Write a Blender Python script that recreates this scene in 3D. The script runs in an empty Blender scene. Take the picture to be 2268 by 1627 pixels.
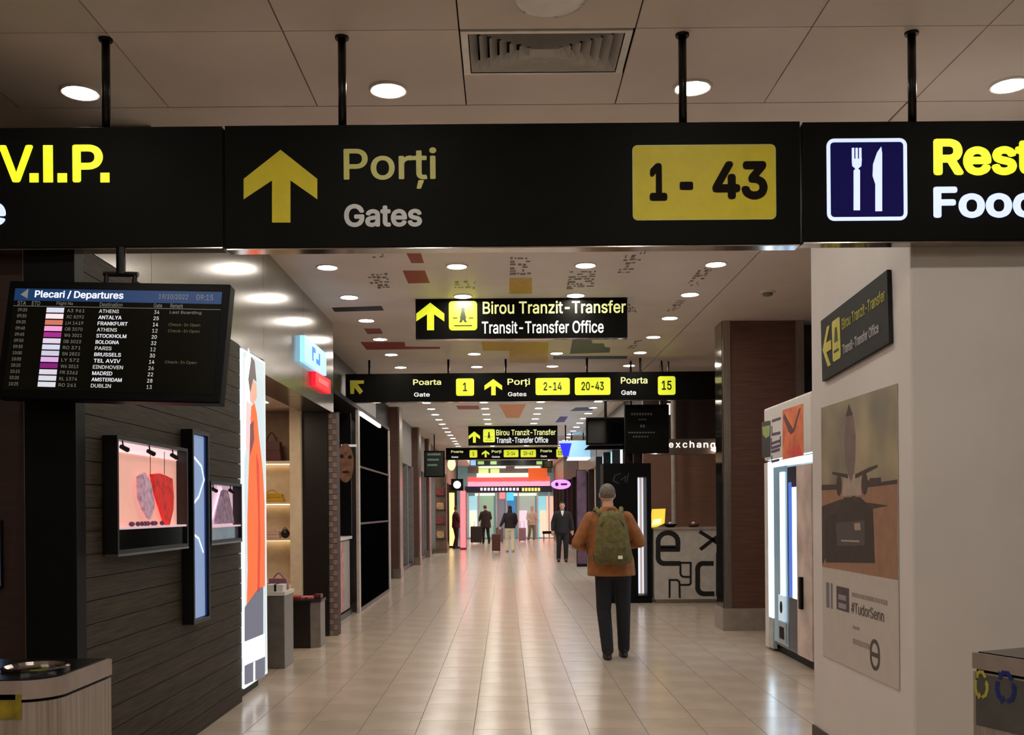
import bpy, bmesh, math, random
from mathutils import Vector, Matrix, geometry

# ------------------------------------------------------------------ camera, world, exposure
sc = bpy.context.scene
col = sc.collection
IW, IH = 2268, 1627
FPX, VX, VY, ROLL = 2200.0, 1119.0, 1129.0, 0.0079      # focal length, vanishing point and roll read from the photograph
EYE = 1.5
cam_d = bpy.data.cameras.new('camera')
cam = bpy.data.objects.new('camera', cam_d)
col.objects.link(cam)
cam.location = (0, 0, EYE)
cam.rotation_euler = (math.pi / 2, ROLL, 0)
cam_d.sensor_width = 36.0
cam_d.lens = FPX / IW * 36.0
cam_d.shift_x = (IW / 2 - VX) / IW
cam_d.shift_y = (VY - IH / 2) / IW
cam_d.clip_start = 0.05
cam_d.clip_end = 300
sc.camera = cam
world = bpy.data.worlds.new('world')
sc.world = world
world.use_nodes = True
world.node_tree.nodes['Background'].inputs[0].default_value = (0.5, 0.45, 0.4, 1)
world.node_tree.nodes['Background'].inputs[1].default_value = 0.02
sc.view_settings.view_transform = 'Standard'
sc.view_settings.look = 'None'
sc.view_settings.gamma = 1
sc.view_settings.use_curve_mapping = False
sc.view_settings.exposure = 0.0
NEAR_LAMP, FAR_LAMP = 140.0, 88.0          # radiance of the downlights by the big signs and along the concourse
try:
    sc.cycles.use_denoising = True
    sc.cycles.max_bounces = 6
    sc.cycles.sample_clamp_indirect = 4.0
    sc.cycles.caustics_reflective = False
except Exception:
    pass
random.seed(4)
HC = 3.80                                  # ceiling height

# ------------------------------------------------------------------ helpers
def ray(x, y):
    dx, dy = x - VX, VY - y
    c, s = math.cos(ROLL), math.sin(ROLL)
    return Vector(((dx * c + dy * s) / FPX, 1.0, (-dx * s + dy * c) / FPX))

def at_depth(x, y, d):
    return Vector((0, 0, EYE)) + ray(x, y) * d

def at_height(x, y, z):
    r = ray(x, y)
    return Vector((0, 0, EYE)) + r * ((z - EYE) / r.z)

def at_side(x, y, X):
    r = ray(x, y)
    return Vector((0, 0, EYE)) + r * (X / r.x)

def lin(c):
    c = c / 255.0
    return c / 12.92 if c <= 0.04045 else ((c + 0.055) / 1.055) ** 2.4

def rgb(r, g, b):
    return (lin(r), lin(g), lin(b), 1.0)

MATS = {}
def mat(name, color, rough=0.5, metal=0.0, emit=0.0, ecol=None, noise=0.06, nscale=12.0, spec=0.5, stretch=None, bump=0.0, alpha=1.0, trans=0.0):
    if name in MATS:
        return MATS[name]
    m = bpy.data.materials.new(name)
    m.use_nodes = True
    nt = m.node_tree
    b = nt.nodes['Principled BSDF']
    b.inputs['Roughness'].default_value = rough
    b.inputs['Metallic'].default_value = metal
    b.inputs['Specular IOR Level'].default_value = spec
    b.inputs['Base Color'].default_value = color
    if trans:
        b.inputs['Transmission Weight'].default_value = trans
    if alpha < 1:
        b.inputs['Alpha'].default_value = alpha
    if noise > 0:
        tc = nt.nodes.new('ShaderNodeTexCoord')
        mp = nt.nodes.new('ShaderNodeMapping')
        nz = nt.nodes.new('ShaderNodeTexNoise')
        nz.inputs['Scale'].default_value = nscale
        nz.inputs['Detail'].default_value = 4
        if stretch:
            mp.inputs['Scale'].default_value = stretch
        rp = nt.nodes.new('ShaderNodeValToRGB')
        e = rp.color_ramp.elements
        e[0].position, e[1].position = 0.3, 0.7
        e[0].color = tuple(max(0, c * (1 - noise * 2)) for c in color[:3]) + (1,)
        e[1].color = tuple(min(1, c * (1 + noise * 2)) for c in color[:3]) + (1,)
        nt.links.new(tc.outputs['Object'], mp.inputs['Vector'])
        nt.links.new(mp.outputs['Vector'], nz.inputs['Vector'])
        nt.links.new(nz.outputs['Fac'], rp.inputs['Fac'])
        nt.links.new(rp.outputs['Color'], b.inputs['Base Color'])
        if bump:
            bp = nt.nodes.new('ShaderNodeBump')
            bp.inputs['Strength'].default_value = bump
            bp.inputs['Distance'].default_value = 0.01
            nt.links.new(nz.outputs['Fac'], bp.inputs['Height'])
            nt.links.new(bp.outputs['Normal'], b.inputs['Normal'])
    if emit > 0:
        b.inputs['Emission Color'].default_value = ecol or color
        b.inputs['Emission Strength'].default_value = emit
    MATS[name] = m
    return m

def glow(name, r, g, b, s=1.0):
    c = rgb(r, g, b)
    return mat(name, c, 0.4, emit=s, ecol=c, noise=0)

WL = {}                                    # world location of every object that may be a parent
class Frame:
    """a plane in the place: origin, right, up, outward normal"""
    def __init__(s, O, U=(1, 0, 0), V=(0, 0, 1)):
        s.O, s.U, s.V = Vector(O), Vector(U).normalized(), Vector(V).normalized()
        s.N = s.U.cross(s.V).normalized()
    def p(s, a, b, n=0.0):
        return s.O + s.U * a + s.V * b + s.N * n
    def px(s, x, y):
        r = ray(x, y)
        C = Vector((0, 0, EYE))
        t = (s.O - C).dot(s.N) / r.dot(s.N)
        q = C + r * t - s.O
        return q.dot(s.U), q.dot(s.V)
    def rect(s, x0, y0, x1, y1):
        a0, b1 = s.px(x0, y0)
        a1, b0 = s.px(x1, y1)
        return a0, b0, a1, b1

def front(d):
    return Frame((0, d, 0))
def leftside(X):                           # plane facing +X
    return Frame((X, 0, 0), (0, 1, 0))
def rightside(X):                          # plane facing -X
    return Frame((X, 0, 0), (0, -1, 0))
def overhead(z):                           # ceiling underside, facing down
    return Frame((0, 0, z), (1, 0, 0), (0, -1, 0))

TEXTS = {}
FONT = None
try:                                       # the interface font that ships inside Blender; the default font serves when it is absent
    import os
    for _r in ('LOCAL', 'SYSTEM'):
        _p = os.path.join(bpy.utils.resource_path(_r) or '', 'datafiles', 'fonts', 'Inter.woff2')
        if os.path.exists(_p):
            FONT = bpy.data.fonts.load(_p)
            break
except Exception:
    FONT = None
def fill_nonzero(loops):
    """triangles inside outlines by the non-zero rule, so that overlapping strokes of one glyph fill cleanly"""
    pts, edges = [], []
    for lp in loops:
        k0 = len(pts)
        pts += [Vector(q) for q in lp]
        edges += [(k0 + i, k0 + (i + 1) % len(lp)) for i in range(len(lp))]
    if not pts:
        return [], []
    vo, _, tri, *_r = geometry.delaunay_2d_cdt(pts, edges, [], 0, 1e-6)
    boxes = [(min(q[0] for q in lp), max(q[0] for q in lp), min(q[1] for q in lp), max(q[1] for q in lp), lp) for lp in loops]
    fs = []
    for f_ in tri:
        cx = sum(vo[i].x for i in f_) / len(f_)
        cy = sum(vo[i].y for i in f_) / len(f_)
        wn = 0
        for x0, x1, y0, y1, lp in boxes:
            if cx < x0 or cx > x1 or cy < y0 or cy > y1:
                continue
            for i in range(len(lp)):
                (ax, ay), (bx, by) = lp[i - 1], lp[i]
                if (ay <= cy) != (by <= cy):
                    side = (bx - ax) * (cy - ay) - (cx - ax) * (by - ay)
                    if by > ay and side > 0:
                        wn += 1
                    elif by <= ay and side < 0:
                        wn -= 1
        if wn:
            fs.append(tuple(f_))
    return [(q.x, q.y) for q in vo], fs

def text_geo(s, bold=0.0):
    k = (s, bold)
    if k in TEXTS:
        return TEXTS[k]
    cu = bpy.data.curves.new('t', 'FONT')
    cu.body = s
    cu.size = 1
    if FONT:
        cu.font = FONT
    o = bpy.data.objects.new('t', cu)
    col.objects.link(o)
    bpy.context.view_layer.update()
    cv = o.to_curve(bpy.context.evaluated_depsgraph_get(), apply_modifiers=False)
    loops = []
    for sp in cv.splines:
        bp = sp.bezier_points
        pts = []
        for i in range(len(bp)):
            A, B = bp[i], bp[(i + 1) % len(bp)]
            if (A.co - B.co).length < 1e-7:
                continue
            straight = A.handle_right_type == 'VECTOR' and B.handle_left_type == 'VECTOR'
            seg = [A.co, B.co] if straight else geometry.interpolate_bezier(A.co, A.handle_right, B.handle_left, B.co, 5)
            pts += [(q[0], q[1]) for q in seg[:-1]]
        if len(pts) > 2:
            loops.append(pts)
    o.to_curve_clear()
    bpy.data.objects.remove(o)
    bpy.data.curves.remove(cu)
    vs, fs = fill_nonzero(loops)
    lay = [0] * len(vs)
    if bold > 0 and vs:                    # heavier strokes: the same glyphs laid round a small circle
        n0 = len(vs)
        base_v, base_f = list(vs), list(fs)
        vs, fs, lay = [], [], []
        for q in range(8):
            dx, dy = bold * math.cos(q * math.pi / 4), bold * math.sin(q * math.pi / 4)
            vs += [(v[0] + dx, v[1] + dy) for v in base_v]
            fs += [tuple(i + q * n0 for i in f_) for f_ in base_f]
            lay += [q] * n0
    if vs:
        x0, x1 = min(v[0] for v in vs), max(v[0] for v in vs)
        y0, y1 = min(v[1] for v in vs), max(v[1] for v in vs)
        vs = [((v[0] - x0) / max(x1 - x0, 1e-6), (v[1] - y0) / max(y1 - y0, 1e-6), l) for v, l in zip(vs, lay)]
    TEXTS[k] = (vs, fs)
    return TEXTS[k]

class MB:
    def __init__(s):
        s.v, s.f = [], []
    def add(s, vs, fs):
        o = len(s.v)
        s.v += [Vector(v) for v in vs]
        s.f += [tuple(i + o for i in f) for f in fs]
        return s
    def box(s, x0, y0, z0, x1, y1, z1):
        return s.fbox(Frame((0, 0, 0)), x0, z0, x1, z1, -y1, -y0)
    def fbox(s, fr, a0, b0, a1, b1, n0, n1):
        q = [fr.p(a, b, n) for n in (n0, n1) for a, b in ((a0, b0), (a1, b0), (a1, b1), (a0, b1))]
        return s.add(q, [(3, 2, 1, 0), (4, 5, 6, 7), (0, 1, 5, 4), (1, 2, 6, 5), (2, 3, 7, 6), (3, 0, 4, 7)])
    def poly(s, fr, pts, n0, n1):
        k = len(pts)
        q = [fr.p(a, b, n) for n in (n0, n1) for a, b in pts]
        fs = [tuple(range(k, 2 * k)), tuple(reversed(range(k)))]
        fs += [(i, (i + 1) % k, (i + 1) % k + k, i + k) for i in range(k)]
        return s.add(q, fs)
    def pxpoly(s, fr, pts, n0, n1):
        return s.poly(fr, [fr.px(*p) for p in pts], n0, n1)
    def pxbox(s, fr, x0, y0, x1, y1, n0, n1):
        return s.fbox(fr, *fr.rect(x0, y0, x1, y1), n0, n1)
    def rrect(s, fr, a0, b0, a1, b1, r, n0, n1, seg=5):
        pts = []
        for cx, cy, t in ((a1 - r, b0 + r, -90), (a1 - r, b1 - r, 0), (a0 + r, b1 - r, 90), (a0 + r, b0 + r, 180)):
            for i in range(seg + 1):
                w = math.radians(t + 90 * i / seg)
                pts.append((cx + r * math.cos(w), cy + r * math.sin(w)))
        return s.poly(fr, pts, n0, n1)
    def ring(s, fr, a0, b0, a1, b1, r, w, n0, n1, seg=5):
        def loop(d):
            pts = []
            rr = max(r - d, 0.001)
            for cx, cy, t in ((a1 - r, b0 + r, -90), (a1 - r, b1 - r, 0), (a0 + r, b1 - r, 90), (a0 + r, b0 + r, 180)):
                for i in range(seg + 1):
                    w_ = math.radians(t + 90 * i / seg)
                    pts.append((cx + rr * math.cos(w_), cy + rr * math.sin(w_)))
            return pts
        A, B = loop(0), loop(w)
        k = len(A)
        q = [fr.p(a, b, n1) for a, b in A] + [fr.p(a, b, n1) for a, b in B] + [fr.p(a, b, n0) for a, b in A] + [fr.p(a, b, n0) for a, b in B]
        fs = []
        for i in range(k):
            j = (i + 1) % k
            fs += [(i, j, k + j, k + i), (i, 2 * k + i, 2 * k + j, j), (k + i, k + j, 3 * k + j, 3 * k + i), (2 * k + i, 3 * k + i, 3 * k + j, 2 * k + j)]
        return s.add(q, fs)
    def disc(s, fr, a, b, ra, rb, n0, n1, seg=24):
        return s.poly(fr, [(a + ra * math.cos(2 * math.pi * i / seg), b + rb * math.sin(2 * math.pi * i / seg)) for i in range(seg)], n0, n1)
    def stroke(s, fr, pts, w, n0, n1):
        for i in range(len(pts) - 1):
            A, B = Vector(pts[i]), Vector(pts[i + 1])
            d = (B - A)
            if d.length < 1e-6:
                continue
            d.normalize()
            e = Vector((-d.y, d.x)) * w / 2
            A2, B2 = A - d * w * 0.35, B + d * w * 0.35
            s.poly(fr, [A2 - e, B2 - e, B2 + e, A2 + e], n0, n1 + i * 0.00005)
        return s
    def text(s, fr, string, a0, b0, a1, b1, n, bold=0.0):
        vs, fs = text_geo(string, bold)
        return s.add([fr.p(a0 + (a1 - a0) * u, b0 + (b1 - b0) * v, n + l * 0.00015) for u, v, l in vs], fs)
    def pxtext(s, fr, string, x0, y0, x1, y1, n, bold=0.0):
        return s.text(fr, string, *fr.rect(x0, y0, x1, y1), n, bold)
    def tube(s, pts, radii, seg=10, cap=True):
        pts = [Vector(p) for p in pts]
        if not hasattr(radii, '__len__'):
            radii = [radii] * len(pts)
        rings = []
        prev = None
        for i, p in enumerate(pts):
            d = (pts[min(i + 1, len(pts) - 1)] - pts[max(i - 1, 0)]).normalized()
            up = prev if prev is not None else (Vector((0, 0, 1)) if abs(d.z) < 0.9 else Vector((1, 0, 0)))
            e1 = (up - d * up.dot(d)).normalized()
            prev = e1
            e2 = d.cross(e1)
            rings.append([p + (e1 * math.cos(2 * math.pi * k / seg) + e2 * math.sin(2 * math.pi * k / seg)) * radii[i] for k in range(seg)])
        vs = [q for r in rings for q in r]
        fs = []
        for i in range(len(rings) - 1):
            for k in range(seg):
                a, b = i * seg + k, i * seg + (k + 1) % seg
                fs.append((a, b, b + seg, a + seg))
        if cap:
            fs += [tuple(reversed(range(seg))), tuple(range(len(vs) - seg, len(vs)))]
        return s.add(vs, fs)
    def lathe(s, c, prof, seg=24, sx=1.0, sy=1.0):
        vs, fs = [], []
        for r, z in prof:
            for k in range(seg):
                t = 2 * math.pi * k / seg
                vs.append((c[0] + r * math.cos(t) * sx, c[1] + r * math.sin(t) * sy, c[2] + z))
        for i in range(len(prof) - 1):
            for k in range(seg):
                a, b = i * seg + k, i * seg + (k + 1) % seg
                fs.append((a, b, b + seg, a + seg))
        fs += [tuple(reversed(range(seg))), tuple(range(len(vs) - seg, len(vs)))]
        return s.add(vs, fs)
    def ell(s, c, rx, ry, rz, seg=14, rings=9, rot=None):
        vs, fs = [], []
        M = rot or Matrix.Identity(3)
        c = Vector(c)
        for i in range(rings + 1):
            p = math.pi * (i + 0.0) / rings
            rr, z = max(math.sin(p), 0.02), -math.cos(p)
            for k in range(seg):
                t = 2 * math.pi * k / seg
                vs.append(c + M @ Vector((rx * rr * math.cos(t), ry * rr * math.sin(t), rz * z)))
        for i in range(rings):
            for k in range(seg):
                a, b = i * seg + k, i * seg + (k + 1) % seg
                fs.append((a, b, b + seg, a + seg))
        fs += [tuple(reversed(range(seg))), tuple(range(len(vs) - seg, len(vs)))]
        return s.add(vs, fs)
    def mesh(s, name, L=Vector((0, 0, 0))):
        me = bpy.data.meshes.new(name)
        me.from_pydata([v - L for v in s.v], [], s.f)
        bm = bmesh.new()
        bm.from_mesh(me)
        bmesh.ops.recalc_face_normals(bm, faces=bm.faces)
        bm.to_mesh(me)
        bm.free()
        return me
    def build(s, name, m, parent=None, loc=None, smooth=False, bevel=0.0):
        L = WL[parent.name] if parent else Vector(loc if loc is not None else base(s.v))
        me = s.mesh(name, L)
        if m:
            me.materials.append(m)
        o = bpy.data.objects.new(name, me)
        col.objects.link(o)
        if parent:
            o.parent = parent
        else:
            o.location = L
        WL[o.name] = L
        if smooth:
            for p in me.polygons:
                p.use_smooth = True
        if bevel:
            bv = o.modifiers.new('bevel', 'BEVEL')
            bv.width = bevel
            bv.segments = 2
            bv.limit_method = 'ANGLE'
        return o

def base(vs):
    return Vector(((min(v.x for v in vs) + max(v.x for v in vs)) / 2, (min(v.y for v in vs) + max(v.y for v in vs)) / 2, min(v.z for v in vs)))

def thing(name, loc, label, cat, group=None):
    o = bpy.data.objects.new(name, None)
    o.empty_display_size = 0.1
    col.objects.link(o)
    o.location = loc
    WL[o.name] = Vector(loc)
    return tag(o, label, cat, group)

def tag(o, label, cat, group=None):
    o['label'] = label
    o['category'] = cat
    if group:
        o['group'] = group
    return o

def struct(o):
    o['kind'] = 'structure'
    return o

def put(name, me, loc, parent=None):
    """another object that shares mesh data; loc is in the parent's space when it has one"""
    o = bpy.data.objects.new(name, me)
    col.objects.link(o)
    o.location = loc
    if parent:
        o.parent = parent
    return o

# ------------------------------------------------------------------ materials
M_ceil = mat('ceiling_plaster', rgb(228, 217, 208), 0.45, noise=0.03, nscale=1.5, spec=0.3)
M_joint = mat('ceiling_joint', rgb(90, 82, 72), 0.8)
M_floor = mat('floor_tile_porcelain', rgb(194, 178, 160), 0.2, noise=0.05, nscale=2.2, spec=0.6)
M_grout = mat('floor_grout', rgb(112, 96, 82), 0.7)
M_wood = mat('dark_wood_plank', rgb(52, 44, 32), 0.6, spec=0.3, noise=0.3, nscale=3.0, stretch=(30, 1.2, 26), bump=0.15)
M_white = mat('white_painted_wall', rgb(210, 203, 197), 0.55, noise=0.02, nscale=2)
M_black = mat('black_laminate', rgb(8, 8, 8), 0.45, noise=0.1, spec=0.15)
M_blackm = mat('black_metal', rgb(14, 13, 12), 0.3, metal=0.4, noise=0.1)
M_sign = mat('sign_black_acrylic', rgb(13, 13, 10), 0.5, noise=0.1, nscale=3, spec=0.07)
M_brown = mat('brown_panel', rgb(98, 68, 57), 0.4, noise=0.12, nscale=3, stretch=(1, 1, 12))
M_brownd = mat('dark_brown_panel', rgb(44, 26, 20), 0.45, noise=0.12, nscale=3, stretch=(1, 1, 12))
M_steel = mat('brushed_steel', rgb(168, 160, 150), 0.28, metal=1.0, noise=0.08, nscale=8, stretch=(20, 20, 0.6))
M_chrome = mat('polished_steel', rgb(190, 185, 178), 0.12, metal=1.0, noise=0.05)
M_fascia = mat('grey_metal_fascia', rgb(142, 138, 130), 0.2, metal=0.85, noise=0.04, nscale=2)
M_yel = mat('sign_yellow_film', rgb(210, 194, 14), 0.5, noise=0.03)
M_yel2 = mat('sign_pale_yellow_film', rgb(198, 196, 96), 0.4, noise=0.03)
M_wht = mat('sign_white_film', rgb(205, 205, 205), 0.45, noise=0.03)
M_ink = mat('sign_black_film', rgb(20, 13, 8), 0.6, noise=0.03, spec=0.08)
M_trim = mat('downlight_trim', rgb(225, 220, 210), 0.35, noise=0.02)
G_yel = glow('lit_yellow', 234, 250, 34, 0.95)
G_yel2 = glow('lit_sign_yellow', 214, 224, 50, 0.75)
G_blue = glow('lit_blue_white', 198, 212, 255, 1.0)
G_white = glow('lit_white', 255, 250, 240, 1.6)
# ------------------------------------------------------------------ floor
def tiled_material():
    m = bpy.data.materials.new('floor_tiling')
    m.use_nodes = True
    nt = m.node_tree
    b = nt.nodes['Principled BSDF']
    b.inputs['Roughness'].default_value = 0.2
    b.inputs['Specular IOR Level'].default_value = 0.6
    tc = nt.nodes.new('ShaderNodeTexCoord')
    sp = nt.nodes.new('ShaderNodeSeparateXYZ')
    cb = nt.nodes.new('ShaderNodeCombineXYZ')
    br = nt.nodes.new('ShaderNodeTexBrick')
    br.inputs['Scale'].default_value = 1
    br.inputs['Brick Width'].default_value = 0.6
    br.inputs['Row Height'].default_value = 0.39
    br.inputs['Mortar Size'].default_value = 0.0025
    br.inputs['Color1'].default_value = rgb(196, 180, 162)
    br.inputs['Color2'].default_value = rgb(190, 175, 157)
    br.inputs['Mortar'].default_value = rgb(112, 96, 82)
    nt.links.new(tc.outputs['Object'], sp.inputs[0])
    ad = nt.nodes.new('ShaderNodeMath')
    ad.inputs[1].default_value = 4 * 0.39 * 3 - 0.163
    nt.links.new(sp.outputs['X'], ad.inputs[0])
    nt.links.new(sp.outputs['Y'], cb.inputs['X'])
    nt.links.new(ad.outputs[0], cb.inputs['Y'])
    nt.links.new(cb.outputs[0], br.inputs['Vector'])
    nt.links.new(br.outputs['Color'], b.inputs['Base Color'])
    return m
M_tiling = tiled_material()
YT0, YT1, XT0, XT1 = 6.2, 14.6, 0.163 - 0.39 * 7, 0.163 + 0.39 * 8
Y_BACK, Y_END, X_L, X_R = -5.0, 52.0, -3.8, 4.4
floor = struct(MB().box(X_L, Y_BACK, -0.08, X_R, Y_END + 8, -0.004).build('floor', M_grout, loc=(0, 0, 0)))
rest = MB()
for x0, y0, x1, y1 in ((X_L, Y_BACK, X_R, YT0), (X_L, YT1, X_R, Y_END + 8), (X_L, YT0, XT0, YT1), (XT1, YT0, X_R, YT1)):
    rest.box(x0, y0, -0.004, x1, y1, 0.0)
ro = rest.build('tiled_surface', M_tiling, floor)
ro['kind'] = 'stuff'
g = 0.0022
def tile_mesh(name, ln):
    me = MB().box(-0.195 + g, -ln / 2 + g, -0.004, 0.195 - g, ln / 2 - g, 0.0).mesh(name)
    me.materials.append(M_floor)
    return me
me_full, me_half = tile_mesh('floor_tile', 0.6), tile_mesh('floor_half_tile', 0.3)
for c in range(15):
    xc = XT0 + 0.39 * (c + 0.5)
    if c % 2 == 0:
        spans = [(YT0 + 0.6 * (k + 0.5), me_full) for k in range(14)]
    else:
        spans = [(YT0 + 0.15, me_half)] + [(YT0 + 0.6 * (k + 1), me_full) for k in range(13)] + [(YT1 - 0.15, me_half)]
    for y, me in spans:
        put('floor_tile', me, (xc, y, 0), floor)

# ------------------------------------------------------------------ ceiling
CX0, CDX, CY0, CDY = -0.203, 0.845, 5.64, 0.885
ceiling = struct(MB().box(X_L, Y_BACK, HC + 0.16, X_R, Y_END + 8, HC + 0.26).build('ceiling', M_joint, loc=(0, 0, HC)))
WL[ceiling.name] = Vector((0, 0, HC))
MB().box(X_L, CY0 + 0.006, HC, 2.30, Y_END + 8, HC + 0.012).build('ceiling_board', M_ceil, ceiling)
MB().box(2.312, CY0 + 0.006, HC, X_R, Y_END + 8, HC + 0.012).build('ceiling_board', M_ceil, ceiling)
gp = 0.0035
pm = MB().box(-CDX / 2 + gp, -CDY / 2 + gp, 0, CDX / 2 - gp, CDY / 2 - gp, 0.012).mesh('ceiling_panel')
pm.materials.append(M_ceil)
vx0, vx1, vy0, vy1 = CX0 + 0.005, CX0 + CDX - 0.01, 4.765, 5.235
for r in range(12):
    for c in range(-4, 5):
        xa, ya = CX0 + CDX * c, CY0 - CDY * (r + 1)
        if r == 0 and c == 0:
            MB().box(xa + gp, vy1 + 0.004, HC, xa + CDX - gp, ya + CDY - gp, HC + 0.012).build('ceiling_panel', M_ceil, ceiling)
            continue
        put('ceiling_panel', pm, (xa + CDX / 2, ya + CDY / 2, 0), ceiling)

# printed graphics, plus painted orange glow and dark slot, on the concourse ceiling
fo = overhead(HC)
G_RED, G_YEL, G_BLU, G_GRY = (mat('print_red', rgb(150, 44, 38), 0.5), mat('print_ochre', rgb(205, 168, 60), 0.5), mat('print_blue', rgb(58, 66, 104), 0.5), mat('print_grey', rgb(110, 100, 92), 0.5))
G_ORA = mat('painted_glow_orange', rgb(226, 140, 92), 0.5)  # colour of the reflected glow painted on the ceiling
def decal(pts, m):
    MB().pxpoly(fo, pts, 0.0005, 0.002).build('ceiling_decal', m, ceiling)
decal([(898, 556), (931, 556), (939, 582), (911, 582)], G_RED)
decal([(892, 599), (941, 599), (952, 626), (904, 627)], G_RED)
decal([(806, 727), (842, 727), (848, 738), (814, 739)], G_RED)
decal([(798, 757), (896, 757), (898, 767), (975, 768), (974, 772), (900, 773), (812, 774)], G_RED)
decal([(1128, 615), (1178, 615), (1178, 650), (1128, 650)], G_YEL)
decal([(1066, 757), (1215, 757), (1213, 803), (1128, 803), (1128, 776), (1070, 776)], G_YEL)
decal([(1268, 752), (1310, 752), (1312, 760), (1337, 760), (1340, 768), (1352, 770), (1350, 780), (1262, 783)], G_BLU)
decal([(1225, 788), (1390, 788), (1388, 794), (1225, 795)], G_BLU)
decal([(735, 681), (845, 677), (850, 687), (741, 690)], mat('slot_black', rgb(18, 14, 24), 0.4))  # dark open slot drawn as a flat black patch
decal([(1105, 895), (1165, 895), (1150, 925), (1122, 925)], G_ORA)  # orange glow reflected on the ceiling, painted as a flat decal
decal([(1010, 898), (1060, 898), (1062, 906), (1015, 906)], G_RED)
decal([(1275, 902), (1320, 901), (1310, 909), (1262, 910)], G_BLU)
decal([(1240, 922), (1258, 922), (1250, 934), (1230, 935)], G_BLU)
def scribble(quad, rows, seed):
    """a block of small printed marks, like a page of type"""
    rnd = random.Random(seed)
    q = [Vector(fo.px(*p)) for p in quad]
    mb = MB()
    def P(s, t):
        return (q[0] * (1 - s) + q[1] * s) * (1 - t) + (q[3] * (1 - s) + q[2] * s) * t
    for r in range(rows):
        s = 0.0
        while s < 0.96:
            w = rnd.uniform(0.08, 0.3)
            if rnd.random() < 0.7:
                t0 = (r + rnd.uniform(0, 0.35)) / rows
                t1 = (r + rnd.uniform(0.5, 0.95)) / rows
                e = min(s + w, 1.0)
                mb.poly(fo, [P(s, t0), P(e, t0), P(e, t1), P(s, t1)], 0.0005, 0.0018)
            s += w + rnd.uniform(0.03, 0.12)
    if mb.f:
        mb.build('ceiling_decal', G_GRY, ceiling)
scribble([(812, 606), (858, 604), (864, 638), (824, 640)], 6, 1)
scribble([(815, 552), (845, 552), (852, 570), (826, 571)], 4, 2)
scribble([(1130, 568), (1174, 568), (1176, 608), (1129, 610)], 6, 3)
scribble([(1262, 600), (1320, 598), (1314, 640), (1254, 642)], 8, 4)
scribble([(1390, 556), (1432, 556), (1398, 606), (1366, 607)], 7, 5)
scribble([(1552, 592), (1582, 590), (1545, 634), (1518, 634)], 8, 6)
scribble([(1500, 664), (1520, 663), (1496, 690), (1476, 690)], 6, 7)
scribble([(1404, 754), (1424, 752), (1404, 772), (1388, 773)], 4, 8)
scribble([(1008, 622), (1052, 622), (1053, 640), (1006, 640)], 3, 9)
scribble([(1385, 672), (1402, 672), (1412, 692), (1392, 692)], 3, 10)

# ------------------------------------------------------------------ downlights
def ring_mesh():
    mb = MB()
    n = 28
    prof = [(0.088, -0.002), (0.090, -0.010), (0.098, -0.012), (0.106, -0.008), (0.108, 0.0)]
    vs, fs = [], []
    for r, z in prof:
        vs += [(r * math.cos(2 * math.pi * k / n), r * math.sin(2 * math.pi * k / n), z) for k in range(n)]
    for i in range(len(prof) - 1):
        for k in range(n):
            a, b = i * n + k, i * n + (k + 1) % n
            fs.append((a, b, b + n, a + n))
    me = mb.add(vs, fs).mesh('trim_ring')
    me.materials.append(M_trim)
    return me
def lens_mesh(name, m):
    me = MB().disc(Frame((0, 0, 0), (1, 0, 0), (0, -1, 0)), 0, 0, 0.089, 0.089, 0.0005, 0.003, 28).mesh(name)
    me.materials.append(m)
    return me
me_ring = ring_mesh()
me_near = lens_mesh('near_lens', mat('downlight_lens_near', rgb(255, 240, 215), 0.4, emit=NEAR_LAMP, ecol=(1, 0.94, 0.85, 1), noise=0))
me_far = lens_mesh('far_lens', mat('downlight_lens_far', rgb(255, 240, 220), 0.4, emit=FAR_LAMP, ecol=(1, 0.92, 0.84, 1), noise=0))
def downlight(x, y, me, label, group):
    t = thing('downlight', (x, y, HC), label, 'ceiling light', group)
    put('lens', me, (0, 0, 0), t)
    put('trim_ring', me_ring, (0, 0, 0), t)
for y in (5.42, 7.4, 3.4, 1.4, -0.6, -2.6):
    for x in (-2.30, -0.62, 1.04, 2.77):
        if y == 7.4 and x < -2:
            continue
        if y == 5.42:
            nm = {-2.30: 'recessed downlight beside the pole of the V.I.P. sign', -0.62: 'recessed downlight between the arrow side pole and the air diffuser', 1.04: 'recessed downlight touching the number side pole of the gates sign', 2.77: 'recessed downlight beyond the pole of the restaurant sign'}[x]
            downlight(x, y, me_near, nm, 'downlights just past the big signs')
        else:
            downlight(x, y, me_near, 'recessed downlight in the panelled ceiling %s the big hanging signs' % ('behind' if y > 5 else 'before'), 'downlights around the big signs')
for k in range(32):
    for x in (-1.656, -0.437, 0.774, 2.0):
        row = {-1.656: 'in the long row nearest the metal fascia', -0.437: 'in the long row next to the fascia side row', 0.774: 'in the long row between the blue and ochre ceiling prints', 2.0: 'in the long row nearest the exchange counter'}[x]
        downlight(x, 9.35 + 1.31 * k, me_far, 'round recessed downlight ' + row, 'downlights of one concourse row: ' + row)

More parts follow.
